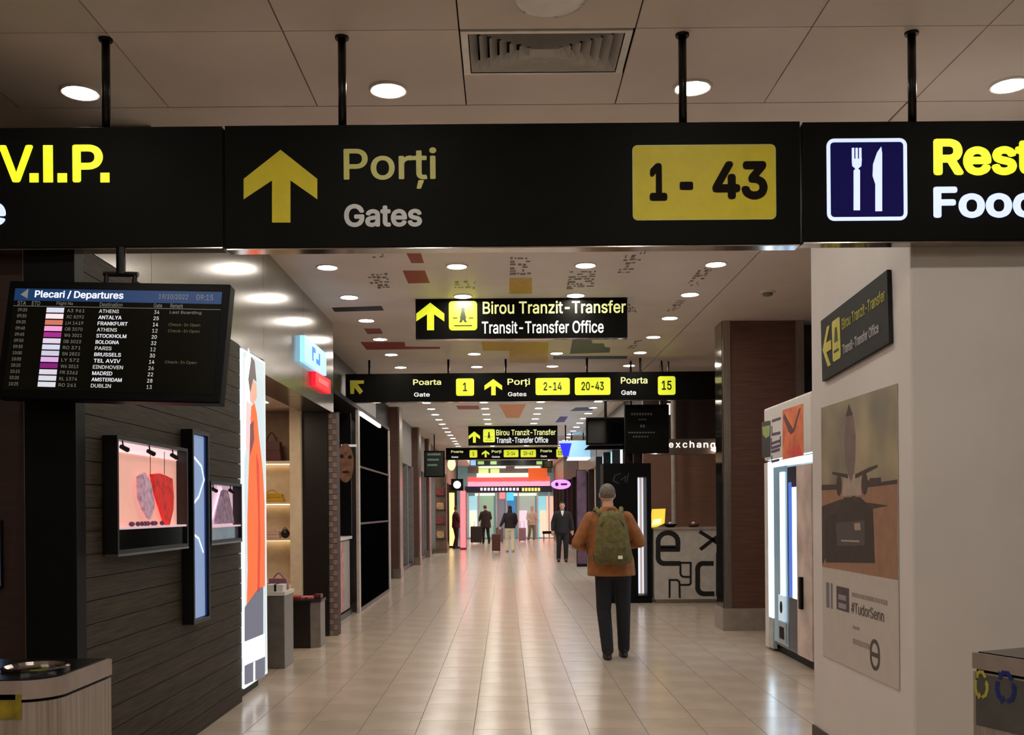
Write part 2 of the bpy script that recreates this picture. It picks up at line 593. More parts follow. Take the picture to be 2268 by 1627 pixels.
# ------------------------------------------------------------------ left: plank wall, end post, metal fascia
WXL = -2.09
wl = struct(MB().box(-2.45, 4.95, 0.0, -2.115, 7.86, 2.82).box(-2.45, 7.861, 0.0, -2.15, 8.60, 2.82).build('wall_left', M_black, loc=(0, 0, 0)))
nb = 24
hb = 2.82 / nb
for i in range(nb):
    MB().box(-2.115, 4.95, i * hb + 0.002, WXL + random.uniform(-0.004, 0.0), 7.86, (i + 1) * hb - 0.002).build('plank', M_wood, wl)
fascia = struct(MB().box(-2.45, 4.95, 2.82, -2.13, 12.15, 3.28).build('trim_1', M_black, loc=(0, 0, 0)))
MB().box(-2.13, 4.95, 2.822, WXL, 5.895, 3.28).build('fascia_panel', M_fascia, fascia)
MB().box(-2.45, 5.90, 2.822, WXL, 8.635, HC).build('fascia_panel', M_fascia, fascia)
MB().box(-2.45, 8.64, 2.70, WXL, 10.35, HC).build('fascia_panel', M_fascia, fascia)
MB().box(-2.45, 10.355, 2.70, WXL, 12.15, HC).build('fascia_panel', M_fascia, fascia)
struct(MB().box(-2.34, 4.84, 0.0, WXL, 4.948, 3.28).build('trim_2', M_black, loc=(0, 0, 0)))
struct(MB().box(-2.352, 4.86, 0.0, -2.342, 4.90, 3.28).build('trim_3', M_steel, loc=(0, 0, 0)))
struct(MB().box(X_L, 4.90, 0.0, -2.354, 5.0, 3.28).build('wall_left_near', M_brownd, loc=(0, 0, 0)))
t = thing('wall_poster', at_depth(0, 1300, 4.895), 'narrow backlit bluish poster on the dark brown panel by the black post', 'poster')
f = front(4.895)
MB().pxbox(f, -60, 1152, 8, 1302, 0.0, 0.02).build('frame', M_blackm, t)
MB().pxbox(f, -57, 1158, 5, 1296, 0.02, 0.024).build('print', glow('lit_poster_blue', 120, 140, 190, 0.7), t)

# enclosing walls that the photo only sees pieces of
struct(MB().box(X_L - 0.2, Y_BACK, 0, X_L, Y_END + 8, HC).build('wall_left_far', mat('shop_back_wall', rgb(120, 104, 92), 0.6), loc=(X_L, 0, 0)))
struct(MB().box(X_R, Y_BACK, 0, X_R + 0.2, Y_END + 8, HC).build('wall_right_far', mat('shop_back_wall', rgb(120, 104, 92), 0.6), loc=(X_R, 0, 0)))
struct(MB().box(X_L, Y_BACK - 0.2, 0, X_R, Y_BACK, HC).build('wall_behind', M_white, loc=(0, Y_BACK, 0)))

# ------------------------------------------------------------------ right: white block
WXR, WY0, WY1 = 2.007, 4.90, 6.49
wr = struct(MB().box(WXR, WY0, 0.0, X_R, WY1, 3.27).build('wall_right', M_white, loc=(3, 5.7, 0), bevel=0.012))
struct(MB().box(WXR - 0.012, WY0 - 0.012, 0.0, X_R, WY1 + 0.004, 0.085).build('baseboard_right', mat('dark_baseboard', rgb(60, 50, 46), 0.5), loc=(3, 5.7, 0)))

# ------------------------------------------------------------------ air diffuser in the ceiling
t = thing('air_diffuser', ((vx0 + vx1) / 2, (vy0 + vy1) / 2, HC), 'white louvred square air diffuser set in the ceiling above the gates sign', 'air vent')
M_vent = mat('vent_paint', rgb(230, 228, 224), 0.3, metal=0.3, noise=0.03)
vcx, vcy, vw, vh = (vx0 + vx1) / 2, (vy0 + vy1) / 2, (vx1 - vx0) / 2, (vy1 - vy0) / 2
def rect_ring(w0, h0, z0, w1, h1, z1):
    a = [(vcx - w0, vcy - h0, z0), (vcx + w0, vcy - h0, z0), (vcx + w0, vcy + h0, z0), (vcx - w0, vcy + h0, z0)]
    b = [(vcx - w1, vcy - h1, z1), (vcx + w1, vcy - h1, z1), (vcx + w1, vcy + h1, z1), (vcx - w1, vcy + h1, z1)]
    return a + b, [(i, (i + 1) % 4, 4 + (i + 1) % 4, 4 + i) for i in range(4)]
mb = MB()
mb.add(*rect_ring(vw, vh, HC - 0.006, vw - 0.035, vh - 0.02, HC - 0.008))
mb.add(*rect_ring(vw, vh, HC + 0.012, vw, vh, HC - 0.006))
mb.build('frame', M_vent, t)
MB().box(vcx - vw, vcy - vh, HC + 0.075, vcx + vw, vcy + vh, HC + 0.085).build('backing_plate', M_black, t)
for i in range(7):
    s0 = 1 - (i + 0.0) / 7.6
    s1 = 1 - (i + 0.75) / 7.6
    mb = MB().add(*rect_ring((vw - 0.04) * s0, (vh - 0.024) * s0, HC - 0.004, (vw - 0.04) * s1, (vh - 0.024) * s1, HC + 0.05))
    mb.build('louvre', M_vent, t)
t = thing('ceiling_speaker', at_height(1218, -8, HC), 'round white flush ceiling speaker in the panel before the air diffuser', 'speaker')
c = WL[t.name]
MB().lathe((c.x, c.y, HC - 0.02), [(0.17, 0.02), (0.165, 0.004), (0.14, 0.0), (0.12, 0.006), (0.02, 0.008)], 32).build('rim', M_vent, t, smooth=True)
for k in range(6):
    MB().ell((c.x + 0.152 * math.cos(k * 1.047 + 0.3), c.y + 0.152 * math.sin(k * 1.047 + 0.3), HC - 0.019), 0.008, 0.008, 0.004, 8, 5).build('screw', M_chrome, t)
p = at_height(1700, 645, HC)
t = thing('smoke_detector', p, 'small round grey smoke detector on the ceiling before the brown column', 'smoke detector')
MB().lathe((p.x, p.y, HC - 0.05), [(0.03, 0.0), (0.05, 0.008), (0.055, 0.03)], 20).build('sensor_head', mat('detector_grey', rgb(120, 112, 104), 0.5), t, smooth=True)
MB().lathe((p.x, p.y, HC - 0.02), [(0.075, 0.0), (0.08, 0.01), (0.08, 0.02)], 20).build('base', M_trim, t)
# ------------------------------------------------------------------ big hanging signs
DS = 4.77
fs = front(DS)
def pole(x, ytop_bottom, parent, z0):
    p = at_depth(x, 200, DS + 0.05)
    MB().tube([(p.x, p.y, z0), (p.x, p.y, HC)], 0.02, 14).build('pole', M_blackm, parent, smooth=True)
    MB().lathe((p.x, p.y, HC - 0.012), [(0.032, 0), (0.034, 0.006), (0.034, 0.012)], 16).build('ceiling_flange', M_blackm, parent)
def arrow_up(fr, x0, y0, x1, y1):
    """outline of the broad up arrow: shaft plus swept head, as pixel points"""
    w, h = x1 - x0, y1 - y0
    P = [(0.5, 0), (1.0, 0.40), (1.0, 0.68), (0.635, 0.42), (0.635, 1.0), (0.385, 1.0), (0.385, 0.42), (0.0, 0.68), (0.0, 0.40)]
    return [(x0 + a * w, y0 + b * h) for a, b in P]
def casing(t, x0, y0, x1, y1, lit=False, fr=None, thick=0.10, m=None):
    fr = fr or fs
    a0, b0, a1, b1 = fr.rect(x0, y0, x1, y1)
    MB().fbox(fr, a0, b0, a1, b1, -thick, 0).build('casing', m or M_sign, t, bevel=0.004)
    MB().fbox(fr, a0 + 0.004, b0 - 0.006, a1 - 0.004, b0, -thick + 0.008, -0.006).build('bottom_rail', M_chrome, t)
    return a0, b0, a1, b1
# centre: gates
t = thing('hanging_sign', at_depth(1135, 540, DS), 'long black hanging sign reading Porti Gates 1- 43 with yellow arrow', 'sign')
a0, b0, a1, b1 = casing(t, 497, 278, 1774, 540)
for x in (758, 1512):
    pole(x, 90, t, b1)
MB().pxpoly(fs, arrow_up(fs, 540, 332, 703, 493), 0.0005, 0.003).build('arrow', M_yel, t)
MB().pxtext(fs, 'Porți', 761, 328, 967, 418, 0.002, 0.012).build('lettering', M_yel2, t)
MB().pxtext(fs, 'Gates', 762, 452, 935, 502, 0.002, 0.026).build('lettering', M_wht, t)
a, b, c_, d = fs.rect(1400, 322, 1719, 486)
pl = MB().rrect(fs, a, b, c_, d, 0.025, 0.0005, 0.003).build('number_plate', M_yel, t)
MB().ring(fs, a, b, c_, d, 0.025, 0.006, 0.003, 0.004).build('plate_border', M_yel2, pl)
MB().pxtext(fs, '1', 1438, 362, 1478, 445, 0.0045, 0.034).build('lettering', M_ink, pl)
MB().pxtext(fs, '-', 1505, 403, 1535, 421, 0.0045, 0.02).build('lettering', M_ink, pl)
MB().pxtext(fs, '43', 1577, 358, 1700, 442, 0.0045, 0.034).build('lettering', M_ink, pl)
# left: V.I.P.
t = thing('hanging_sign', at_depth(200, 550, DS), 'black hanging sign with glowing yellow V.I.P. letters', 'sign')
a0, b0, a1, b1 = casing(t, -420, 286, 494, 546)
for x in (235, -300):
    pole(x, 90, t, b1)
mb = MB()
mb.pxtext(fs, 'V', -2, 322, 75, 404, 0.004, 0.022)
mb.pxbox(fs, 66, 384, 86, 404, 0.001, 0.004)
mb.pxbox(fs, 96, 322, 118, 404, 0.001, 0.004)
mb.pxbox(fs, 128, 384, 149, 404, 0.001, 0.004)
mb.pxtext(fs, 'P', 161, 321, 229, 404, 0.004, 0.022)
mb.pxbox(fs, 223, 383, 243, 404, 0.001, 0.004)
mb.build('lettering', G_yel, t)
MB().pxtext(fs, 'e', -42, 448, 14, 501, 0.004, 0.02).build('lettering', G_blue, t)
# right: restaurants
t = thing('hanging_sign', at_depth(2100, 530, DS), 'black hanging sign with fork and knife pictogram beside glowing Rest and Food lettering', 'sign')
a0, b0, a1, b1 = casing(t, 1777, 270, 2700, 528)
for x in (2020, 2600):
    pole(x, 90, t, b1)
a, b, c_, d = fs.rect(1830, 308, 2009, 488)
pl = MB().rrect(fs, a + .004, b + .004, c_ - .004, d - .004, 0.03, 0.0005, 0.003).build('pictogram_plate', mat('pictogram_navy', rgb(20, 16, 66), 0.6, emit=0.4, ecol=rgb(22, 18, 84), noise=0, spec=0.05), t)
MB().ring(fs, a, b, c_, d, 0.035, 0.017, 0.001, 0.006).build('plate_border', G_blue, pl)
mb = MB()
for q in (0, 1, 2):
    mb.pxbox(fs, 1886 + q * 8, 328, 1891.5 + q * 8, 362, 0.003, 0.005)
mb.pxpoly(fs, [(1886, 352), (1908, 352), (1907, 368), (1900, 374), (1904, 378), (1904, 466), (1890, 466), (1890, 378), (1894, 374), (1887, 368)], 0.003, 0.0052)
mb.build('fork', G_blue, pl)
MB().pxpoly(fs, [(1951, 325), (1953, 340), (1953, 468), (1938, 468), (1938, 408), (1932, 390), (1933, 364), (1942, 338)], 0.003, 0.005).build('knife', G_blue, pl)
MB().pxtext(fs, 'Rest', 2066, 308, 2290, 388, 0.004, 0.034).build('lettering', G_yel, t)
MB().pxtext(fs, 'Food', 2066, 414, 2300, 482, 0.004, 0.03).build('lettering', G_blue, t)

# ------------------------------------------------------------------ transit office signs
M_ink2 = mat('pictogram_green_black', rgb(30, 40, 8), 0.5)
def transit_sign(label, d, box, arrow, plate, l1, l2, thick=0.09):
    fr = front(d)
    t = thing('hanging_sign', at_depth((box[0] + box[2]) / 2, box[3], d), label, 'sign')
    a0, b0, a1, b1 = casing(t, *box, fr=fr, thick=thick)
    MB().fbox(fr, a0 + 0.3, b1, a0 + 0.36, HC, -thick * .7, -thick * .3).build('hanger', M_blackm, t)
    MB().fbox(fr, a1 - 0.36, b1, a1 - 0.3, HC, -thick * .7, -thick * .3).build('hanger', M_blackm, t)
    MB().pxpoly(fr, arrow_up(fr, *arrow), 0.0005, 0.003).build('arrow', G_yel2, t)
    a, b, c_, dd = fr.rect(*plate)
    w, h = c_ - a, dd - b
    pl = MB().rrect(fr, a, b, c_, dd, w * 0.12, 0.0005, 0.003).build('pictogram_plate', G_yel2, t)
    mb = MB()
    mb.disc(fr, a + w * .5, b + h * .72, w * .07, h * .07, 0.003, 0.005, 12)
    mb.poly(fr, [(a + w * .38, b + h * .40), (a + w * .62, b + h * .40), (a + w * .56, b + h * .66), (a + w * .44, b + h * .66)], 0.003, 0.005)
    mb.poly(fr, [(a + w * .36, b + h * .27), (a + w * .44, b + h * .27), (a + w * .5, b + h * .36), (a + w * .56, b + h * .27), (a + w * .64, b + h * .27), (a + w * .58, b + h * .42), (a + w * .42, b + h * .42)], 0.003, 0.0051)
    mb.fbox(fr, a + w * .14, b + h * .40, a + w * .30, b + h * .44, 0.003, 0.005)
    mb.fbox(fr, a + w * .70, b + h * .40, a + w * .86, b + h * .44, 0.003, 0.005)
    mb.fbox(fr, a + w * .18, b + h * .14, a + w * .82, b + h * .18, 0.003, 0.005)
    mb.build('pictogram', M_ink2, pl)
    MB().pxtext(fr, 'Birou Tranzit-Transfer', *l1, 0.003, 0.012).build('lettering', glow('lit_pale_yellow', 224, 226, 150, 0.8), t)
    MB().pxtext(fr, 'Transit-Transfer Office', *l2, 0.003, 0.012).build('lettering', glow('lit_soft_white', 220, 222, 222, 0.8), t)
transit_sign('black transit office sign hung just below the ceiling beyond the gates sign', 10.80, (920, 656, 1390, 747), (922, 670, 984, 731), (994, 667, 1057, 731), (1069, 667, 1386, 693), (1067, 711, 1337, 737))
transit_sign('small far transit office sign hung beyond the long gate number sign', 27.2, (1037, 943, 1235, 985), (1038, 955, 1063, 980), (1070, 950, 1096, 979), (1099, 951, 1231, 963), (1099, 968, 1214, 980))
# on the white block, arrow to the left; the panel hangs a little crooked
ws = rightside(WXR - 0.012)
o_, b_ = ws.px(1898, 735)
wsf = Frame(ws.p(o_, b_), Vector((0, -1, 0.055)), Vector((0, 0.055, 1)))
t = thing('wall_sign', wsf.p(0, -0.3), 'black transit office sign with left arrow on the white wall above the poster', 'sign')
q = [wsf.px(*p) for p in ((1823, 694), (1972, 613), (1973, 778), (1823, 831))]
A0, A1 = (q[0][0] + q[3][0]) / 2, (q[1][0] + q[2][0]) / 2
B0, B1 = (q[2][1] + q[3][1]) / 2, (q[0][1] + q[1][1]) / 2
W_, H_ = A1 - A0, B1 - B0
MB().fbox(wsf, A0, B0, A1, B1, -0.011, 0.012).build('panel', mat('sign_grey_black', rgb(34, 34, 34), 0.6, spec=0.25), t, bevel=0.003)
def wrel(u0, v0, u1, v1):
    return A0 + u0 * W_, B0 + v0 * H_, A0 + u1 * W_, B0 + v1 * H_
Y3 = mat('wall_sign_yellow', rgb(196, 186, 60), 0.45)
a, b, c_, d = wrel(0.03, 0.18, 0.17, 0.82)
w, h = c_ - a, d - b
MB().poly(wsf, [(a, b + h * .5), (a + w * .6, b + h), (a + w * .95, b + h), (a + w * .45, b + h * .62), (a + w * 1.05, b + h * .62), (a + w * 1.05, b + h * .38), (a + w * .45, b + h * .38), (a + w * .95, b), (a + w * .6, b)], 0.012, 0.015).build('arrow', Y3, t)
a, b, c_, d = wrel(0.2, 0.2, 0.33, 0.84)
pl = MB().rrect(wsf, a, b, c_, d, 0.02, 0.012, 0.015).build('pictogram_plate', Y3, t)
w, h = c_ - a, d - b
MB().poly(wsf, [(a + w * .3, b + h * .45), (a + w * .7, b + h * .45), (a + w * .6, b + h * .8), (a + w * .4, b + h * .8)], 0.015, 0.017).fbox(wsf, a + w * .2, b + h * .2, a + w * .8, b + h * .26, 0.015, 0.017).build('pictogram', M_ink2, pl)
MB().text(wsf, 'Birou Tranzit-Transfer', *wrel(0.36, 0.60, 0.97, 0.78), 0.0135, 0.02).build('lettering', mat('wall_sign_olive', rgb(176, 172, 84), 0.6, spec=.2), t)
MB().text(wsf, 'Transit-Transfer Office', *wrel(0.36, 0.22, 0.88, 0.38), 0.0135, 0.02).build('lettering', mat('wall_sign_white', rgb(190, 190, 188), 0.6, spec=.2), t)

# ------------------------------------------------------------------ long gate number signs
def gate_sign(label, d, sx, zoff, xs, thick, polex, xa=765):
    """sx maps the near sign's pixel layout on to another one"""
    fr = front(d)
    X = lambda x: xs[0] + (x - 765) * sx
    Yp = lambda y: zoff + (y - 828) * sx
    def R(x0, y0, x1, y1):
        return X(x0), Yp(y0), X(x1), Yp(y1)
    t = thing('hanging_sign', at_depth(X(1100), Yp(884), d), label, 'sign')
    a0, b0, a1, b1 = casing(t, *R(xa, 828, xs[1], 884), fr=fr, thick=thick)
    for x in polex:
        p = at_depth(X(x), Yp(810), d + thick / 2)
        MB().tube([(p.x, p.y, b1), (p.x, p.y, HC)], 0.018, 10).build('pole', M_blackm, t)
    # diagonal arrow
    if xa > 800:
        A = None
    else:
        A = [(775, 842), (806, 842), (806, 849), (792, 850), (804, 866), (797, 873), (785, 858), (784, 872), (776, 872)]
    if A:
        MB().pxpoly(fr, [(X(x), Yp(y)) for x, y in A], 0.0005, 0.003).build('arrow', Y3, t)
    MB().pxpoly(fr, arrow_up(fr, *R(1073, 839, 1112, 875)), 0.0005, 0.003).build('arrow', G_yel2, t)
    pale, white = glow('lit_pale_yellow', 224, 226, 150, 0.8), glow('lit_soft_white', 220, 222, 222, 0.8)
    for s, m, r in (('Poarta', pale, (915, 840, 977, 852)), ('Gate', white, (917, 869, 952, 878)), ('Porți', pale, (1124, 838, 1174, 856)), ('Gates', white, (1125, 868, 1166, 877)), ('Poarta', pale, (1375, 835, 1434, 849)), ('Gate', white, (1376, 864, 1409, 874))):
        MB().pxtext(fr, s, *R(*r), 0.003, 0.012).build('lettering', m, t)
    for s, r in (('1', (1010, 838, 1050, 876)), ('2-14', (1186, 837, 1262, 874)), ('20-43', (1273, 836, 1352, 874)), ('15', (1457, 833, 1496, 874))):
        a, b, c_, dd = fr.rect(*R(*r))
        pl = MB().rrect(fr, a, b, c_, dd, (dd - b) * 0.12, 0.0005, 0.003).build('number_plate', G_yel2, t)
        w, h = c_ - a, dd - b
        fw = 0.24 if s == '1' else min(0.8, 0.21 * len(s) * h / w * 1.0 + 0.12)
        MB().text(fr, s, a + w * (0.5 - fw / 2), b + h * .26, a + w * (0.5 + fw / 2), b + h * .76, 0.0045, 0.02).build('lettering', M_ink2, pl)
gate_sign('long black sign with gate numbers 1, 2-14, 20-43 and 15 spanning the concourse', 15.1, 1.0, 828, (765, 1600), 0.10, (818, 993, 1120, 1300, 1418))
gate_sign('far small copy of the gate number sign beyond the small transit sign', 36.6, 0.43, 992, (934.6, 1465), 0.10, (), 888)

# ------------------------------------------------------------------ departures monitor
MC = Vector((-1.835, 4.66, 2.308))
yaw, rollm, tilt = math.radians(-4.5), math.radians(-2.41), math.radians(-8.72)
Rm = Matrix.Rotation(yaw, 3, 'Z') @ Matrix.Rotation(-rollm, 3, 'Y') @ Matrix.Rotation(tilt, 3, 'X')
fm = Frame(MC, Rm @ Vector((1, 0, 0)), Rm @ Vector((0, 0, 1)))
MW, MH = 1.082, 0.575
t = thing('departures_monitor', MC, 'black hanging flight monitor showing the departures list beside the dark wood wall', 'monitor')
MB().fbox(fm, -MW / 2, -MH / 2, MW / 2, MH / 2, -0.07, 0.0).build('housing', mat('monitor_black', rgb(5, 5, 6), 0.4, spec=0.12), t, bevel=0.006)
s0, s1, q0, q1 = -MW / 2 + 0.035, MW / 2 - 0.035, -MH / 2 + 0.04, MH / 2 - 0.04
scr = MB().fbox(fm, s0, q0, s1, q1, 0.0, 0.002).build('screen', mat('screen_dark', rgb(8, 8, 6), 0.25, emit=0.2, ecol=rgb(26, 22, 12), noise=0, spec=0.12), t)
def S(u0, v0, u1, v1):                       # screen coordinates, v from the top
    return s0 + u0 * (s1 - s0), q1 - v1 * (q1 - q0), s0 + u1 * (s1 - s0), q1 - v0 * (q1 - q0)
MB().fbox(fm, *S(0, 0.0, 1, 0.12), 0.002, 0.003).build('title_bar', glow('screen_blue', 12, 52, 100, 0.6), scr)
GW = glow('screen_white', 214, 216, 222, 0.75)
GD = glow('screen_grey', 120, 120, 112, 0.6)
GO = glow('screen_olive', 92, 86, 58, 0.6)
MB().text(fm, 'Plecari / Departures', *S(0.10, 0.015, 0.53, 0.105), 0.0035, 0.015).build('title_lettering', glow('screen_bright', 235, 238, 245, 0.9), scr)
mb = MB().poly(fm, [(S(0.03, 0, 0, 0.06)[0], S(0, 0, 0, 0.06)[1]), S(0, 0.0, 0.065, 0.02)[2:], S(0, 0, 0.065, 0.1)[2:][:1] + (S(0, 0, 0, 0.1)[1],)], 0.003, 0.0036)
mb.build('plane_icon', GD, scr)
MB().text(fm, '19/10/2022', *S(0.70, 0.03, 0.84, 0.085), 0.0035).build('date_lettering', GD, scr)
MB().text(fm, '09:15', *S(0.88, 0.03, 0.96, 0.085), 0.0035).build('clock_lettering', GD, scr)
mb = MB()
for s, u0, u1 in (('STA', .02, .06), ('ETD', .09, .13), ('Flight No', .21, .29), ('Destination', .42, .53), ('Gate', .68, .72), ('Remark', .76, .82)):
    mb.text(fm, s, *S(u0, .125, u1, .165), 0.0025)
mb.fbox(fm, *S(0, .172, 1, .176), 0.002, 0.003)
mb.build('column_headings', GD, scr)
rows = [('09:20', 'A3 961', 'ATHENS', '34', 'Last Boarding', (200, 205, 225)), ('09:30', 'XC 8292', 'ANTALYA', '25', '', (235, 215, 222)), ('09:35', 'LH 1419', 'FRANKFURT', '14', 'Check-In Open', (190, 110, 92)),
        ('09:40', 'OB 3070', 'ATHENS', '12', 'Check-In Open', (225, 150, 205)), ('09:45', 'W6 3021', 'STOCKHOLM', '20', '', (150, 40, 130)), ('09:50', '0B 3022', 'BOLOGNA', '32', '', (205, 200, 222)),
        ('09:55', 'RO 371', 'PARIS', '12', '', (200, 202, 225)), ('10:00', 'SN 2822', 'BRUSSELS', '30', '', (190, 190, 215)), ('10:05', 'LY 572', 'TEL AVIV', '14', 'Check-In Open', (205, 165, 215)),
        ('10:10', 'W6 3013', 'EINDHOVEN', '26', '', (120, 24, 110)), ('10:15', 'FR 3362', 'MADRID', '22', '', (205, 200, 220)), ('10:20', 'KL 1374', 'AMSTERDAM', '28', '', (200, 205, 220)), ('10:25', 'RO 261', 'DUBLIN', '13', '', (205, 208, 220))]
for i, (tm, fl, ds_, ga, rm, cc) in enumerate(rows):
    v0 = 0.19 + i * 0.061
    v1 = v0 + 0.042
    m_ = GW if i % 3 else glow('screen_soft', 190, 190, 188, 0.65)
    MB().text(fm, tm, *S(.025, v0 + .006, .07, v1 - .004), 0.0025).build('flight_time', GD, scr)
    MB().text(fm, fl, *S(.265, v0 + .006, .35, v1 - .004), 0.0025).build('flight_number', GD, scr)
    MB().text(fm, ds_, *S(.42, v0 + .003, .42 + .016 * len(ds_), v1 - .002), 0.0025, 0.012).build('destination', m_, scr)
    MB().text(fm, ga, *S(.685, v0 + .003, .71, v1 - .003), 0.0025).build('gate_number', m_, scr)
    MB().fbox(fm, *S(.165, v0 - .004, .25, v1 + .002), 0.002, 0.003).build('airline_mark', glow('airline_%d' % i, *cc, 0.8), scr)
    if rm:
        MB().text(fm, rm, *S(.76, v0 + .004, .91, v1 - .002), 0.0025).build('remark', GO if i else GD, scr)
top = fm.p(-0.02, MH / 2 - 0.02, -0.05)
mb = MB()
hx = fm.p(-0.02, MH / 2 + 0.10, -0.05)
for s in (-1, 1):
    mb.tube([fm.p(-0.02 + s * 0.07, MH / 2 - 0.05, -0.05), fm.p(-0.02 + s * 0.07, MH / 2 + 0.06, -0.05)], 0.012, 8)
mb.tube([fm.p(-0.105, MH / 2 + 0.06, -0.05), fm.p(0.065, MH / 2 + 0.06, -0.05)], 0.013, 8)
mb.build('bracket', M_blackm, t)
hx = fm.p(-0.02, MH / 2 + 0.06, -0.05)
MB().tube([hx, (hx.x, hx.y, at_depth(240, 546, DS).z - .008)], 0.022, 12).build('hanging_pole', M_blackm, t)
# ------------------------------------------------------------------ showcases on the plank wall
XF = -2.013
fl = leftside(XF)
M_frame = mat('showcase_black_frame', rgb(7, 7, 7), 0.35, noise=0.05)
M_glass = mat('showcase_glass', rgb(20, 20, 22), 0.05, noise=0, alpha=0.35)
def case_shell(t, a0, b0, a1, b1, w=0.02, depth=0.076):
    """a black box frame standing proud of the wall, open to the front"""
    mb = MB()
    mb.fbox(fl, a0, b0, a0 + w, b1, -depth, 0)
    mb.fbox(fl, a1 - w, b0, a1, b1, -depth, 0)
    mb.fbox(fl, a0 + w, b1 - w, a1 - w, b1, -depth, 0)
    mb.fbox(fl, a0 + w, b0, a1 - w, b0 + w, -depth, 0)
    mb.fbox(fl, a0 + w, b0 + w, a1 - w, b1 - w, -depth, -depth + 0.004)
    return mb.build('case_frame', M_frame, t)
def spot(t, a, b):
    mb = MB()
    mb.tube([fl.p(a, b, -0.035), fl.p(a, b - 0.025, -0.03)], 0.004, 6)
    mb.tube([fl.p(a - 0.02, b - 0.03, -0.034), fl.p(a + 0.035, b - 0.045, -0.02)], [0.012, 0.014], 10)
    mb.build('spot_lamp', M_black, t)
# large pink showcase
a0, a1, b0, b1, bm_ = 5.16, 6.31, 1.285, 1.905, 1.425
t = thing('wall_showcase', (XF, (a0 + a1) / 2, b0), 'large black framed pink lit showcase with a red scarf on the plank wall', 'display case')
case_shell(t, a0, b0, a1, b1)
MB().fbox(fl, a0 + .02, bm_, a1 - .02, b1 - .02, -0.072, -0.068).build('backdrop', mat('pink_backdrop', rgb(236, 176, 160), 0.6, emit=0.55, ecol=rgb(240, 178, 162), noise=0.05, nscale=2), t)
MB().fbox(fl, a0 + .02, bm_ - .012, a1 - .02, bm_, -0.072, -0.005).build('shelf', mat('pink_shelf', rgb(235, 205, 215), 0.4, emit=0.4, ecol=rgb(235, 205, 215), noise=0), t)
MB().fbox(fl, a0 + .02, b1 - .075, a1 - .02, b1 - .02, -0.067, -0.062).build('light_strip', glow('pink_white_light', 255, 222, 226, 0.9), t)
MB().fbox(fl, a0 + .02, b0 + .02, a1 - .02, bm_ - .014, -0.02, -0.016).build('lower_glass', mat('dark_glass', rgb(12, 12, 14), 0.08, noise=0), t)
MB().fbox(fl, a0, b0 - .012, a1, b0, -0.07, 0.002).build('sill', M_steel, t)
for a in (5.32, 5.72, 6.12):
    spot(t, a, b1 - .02)
fd = leftside(XF - 0.045)
cu = [fd.px(x, y) for x, y in ((334, 1050), (350, 1048), (362, 1052), (378, 1060), (381, 1100), (380, 1128), (371, 1166), (366, 1166), (352, 1122), (340, 1086))]
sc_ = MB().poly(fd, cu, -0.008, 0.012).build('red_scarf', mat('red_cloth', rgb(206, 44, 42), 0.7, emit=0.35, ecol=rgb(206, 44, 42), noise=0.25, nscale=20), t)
mb = MB()
for x in (333, 364):
    A, B = fd.px(x, 1000), fd.px(x, 1050)
    mb.tube([fd.p(A[0], A[1]), fd.p(B[0], B[1])], 0.002, 5)
mb.build('hanging_wires', M_blackm, t)
cu = [fd.px(x, y) for x, y in ((305, 1055), (318, 1046), (332, 1070), (340, 1120), (330, 1150), (316, 1128), (306, 1100))]
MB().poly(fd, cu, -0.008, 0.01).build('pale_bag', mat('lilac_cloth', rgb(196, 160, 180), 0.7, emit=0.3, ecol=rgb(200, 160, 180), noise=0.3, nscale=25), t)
for i in range(9):
    A = fd.px(284 + i * 8.5, 1163)
    MB().ell(fd.p(A[0], bm_ + 0.014, random.uniform(0, 0.02)), 0.014, 0.02, 0.014, 8, 6).build('trinket', mat('dark_trinket', rgb(110, 66, 100), 0.4), t, smooth=True)
# tall blue light box
a0, a1, b0, b1 = 6.41, 6.77, 0.775, 2.04
t = thing('light_box', (XF, (a0 + a1) / 2, b0), 'tall narrow black framed blue light box with white lightning lines', 'light box')
case_shell(t, a0, b0, a1, b1, 0.025)
MB().fbox(fl, a0 + .025, b0 + .03, a1 - .06, b1 - .03, -0.03, -0.02).build('lit_panel', glow('blue_panel', 122, 146, 186, 0.75), t)
MB().fbox(fl, a1 - .06, b0 + .03, a1 - .025, b1 - .03, -0.03, -0.018).build('panel_edge', glow('navy_edge', 34, 56, 110, 0.5), t)
f2 = leftside(XF - 0.018)
for pts in ([(428, 1010), (446, 1032), (452, 1062), (440, 1100), (426, 1118)], [(428, 1182), (440, 1192), (450, 1222)]):
    MB().stroke(f2, [f2.px(*p) for p in pts], 0.014, 0, 0.002).build('lightning_line', glow('lightning_white', 226, 236, 255, 1.0), t)
# small lilac showcase
a0, a1, b0, b1, bm_ = 6.80, 7.60, 1.285, 1.715, 1.405
t = thing('wall_showcase', (XF, (a0 + a1) / 2, b0), 'small lilac lit showcase on the plank wall next to the orange poster', 'display case')
case_shell(t, a0, b0, a1, b1)
MB().fbox(fl, a0 + .02, bm_, a1 - .02, b1 - .02, -0.072, -0.066).build('backdrop', mat('lilac_backdrop', rgb(226, 190, 206), 0.6, emit=0.6, ecol=rgb(226, 188, 206), noise=0.04, nscale=3), t)
MB().fbox(fl, a0 + .02, bm_ - .012, a1 - .02, bm_, -0.072, -0.005).build('shelf', MATS['pink_shelf'], t)
MB().fbox(fl, a0 + .02, b0 + .02, a1 - .02, bm_ - .014, -0.03, -0.026).build('lower_glass', mat('grey_glass', rgb(96, 96, 110), 0.1, noise=0.2, nscale=6, emit=0.1), t)
MB().fbox(fl, a0, b0 - .012, a1, b0, -0.07, 0.002).build('sill', M_steel, t)
for a in (6.96, 7.4):
    spot(t, a, b1 - .02)
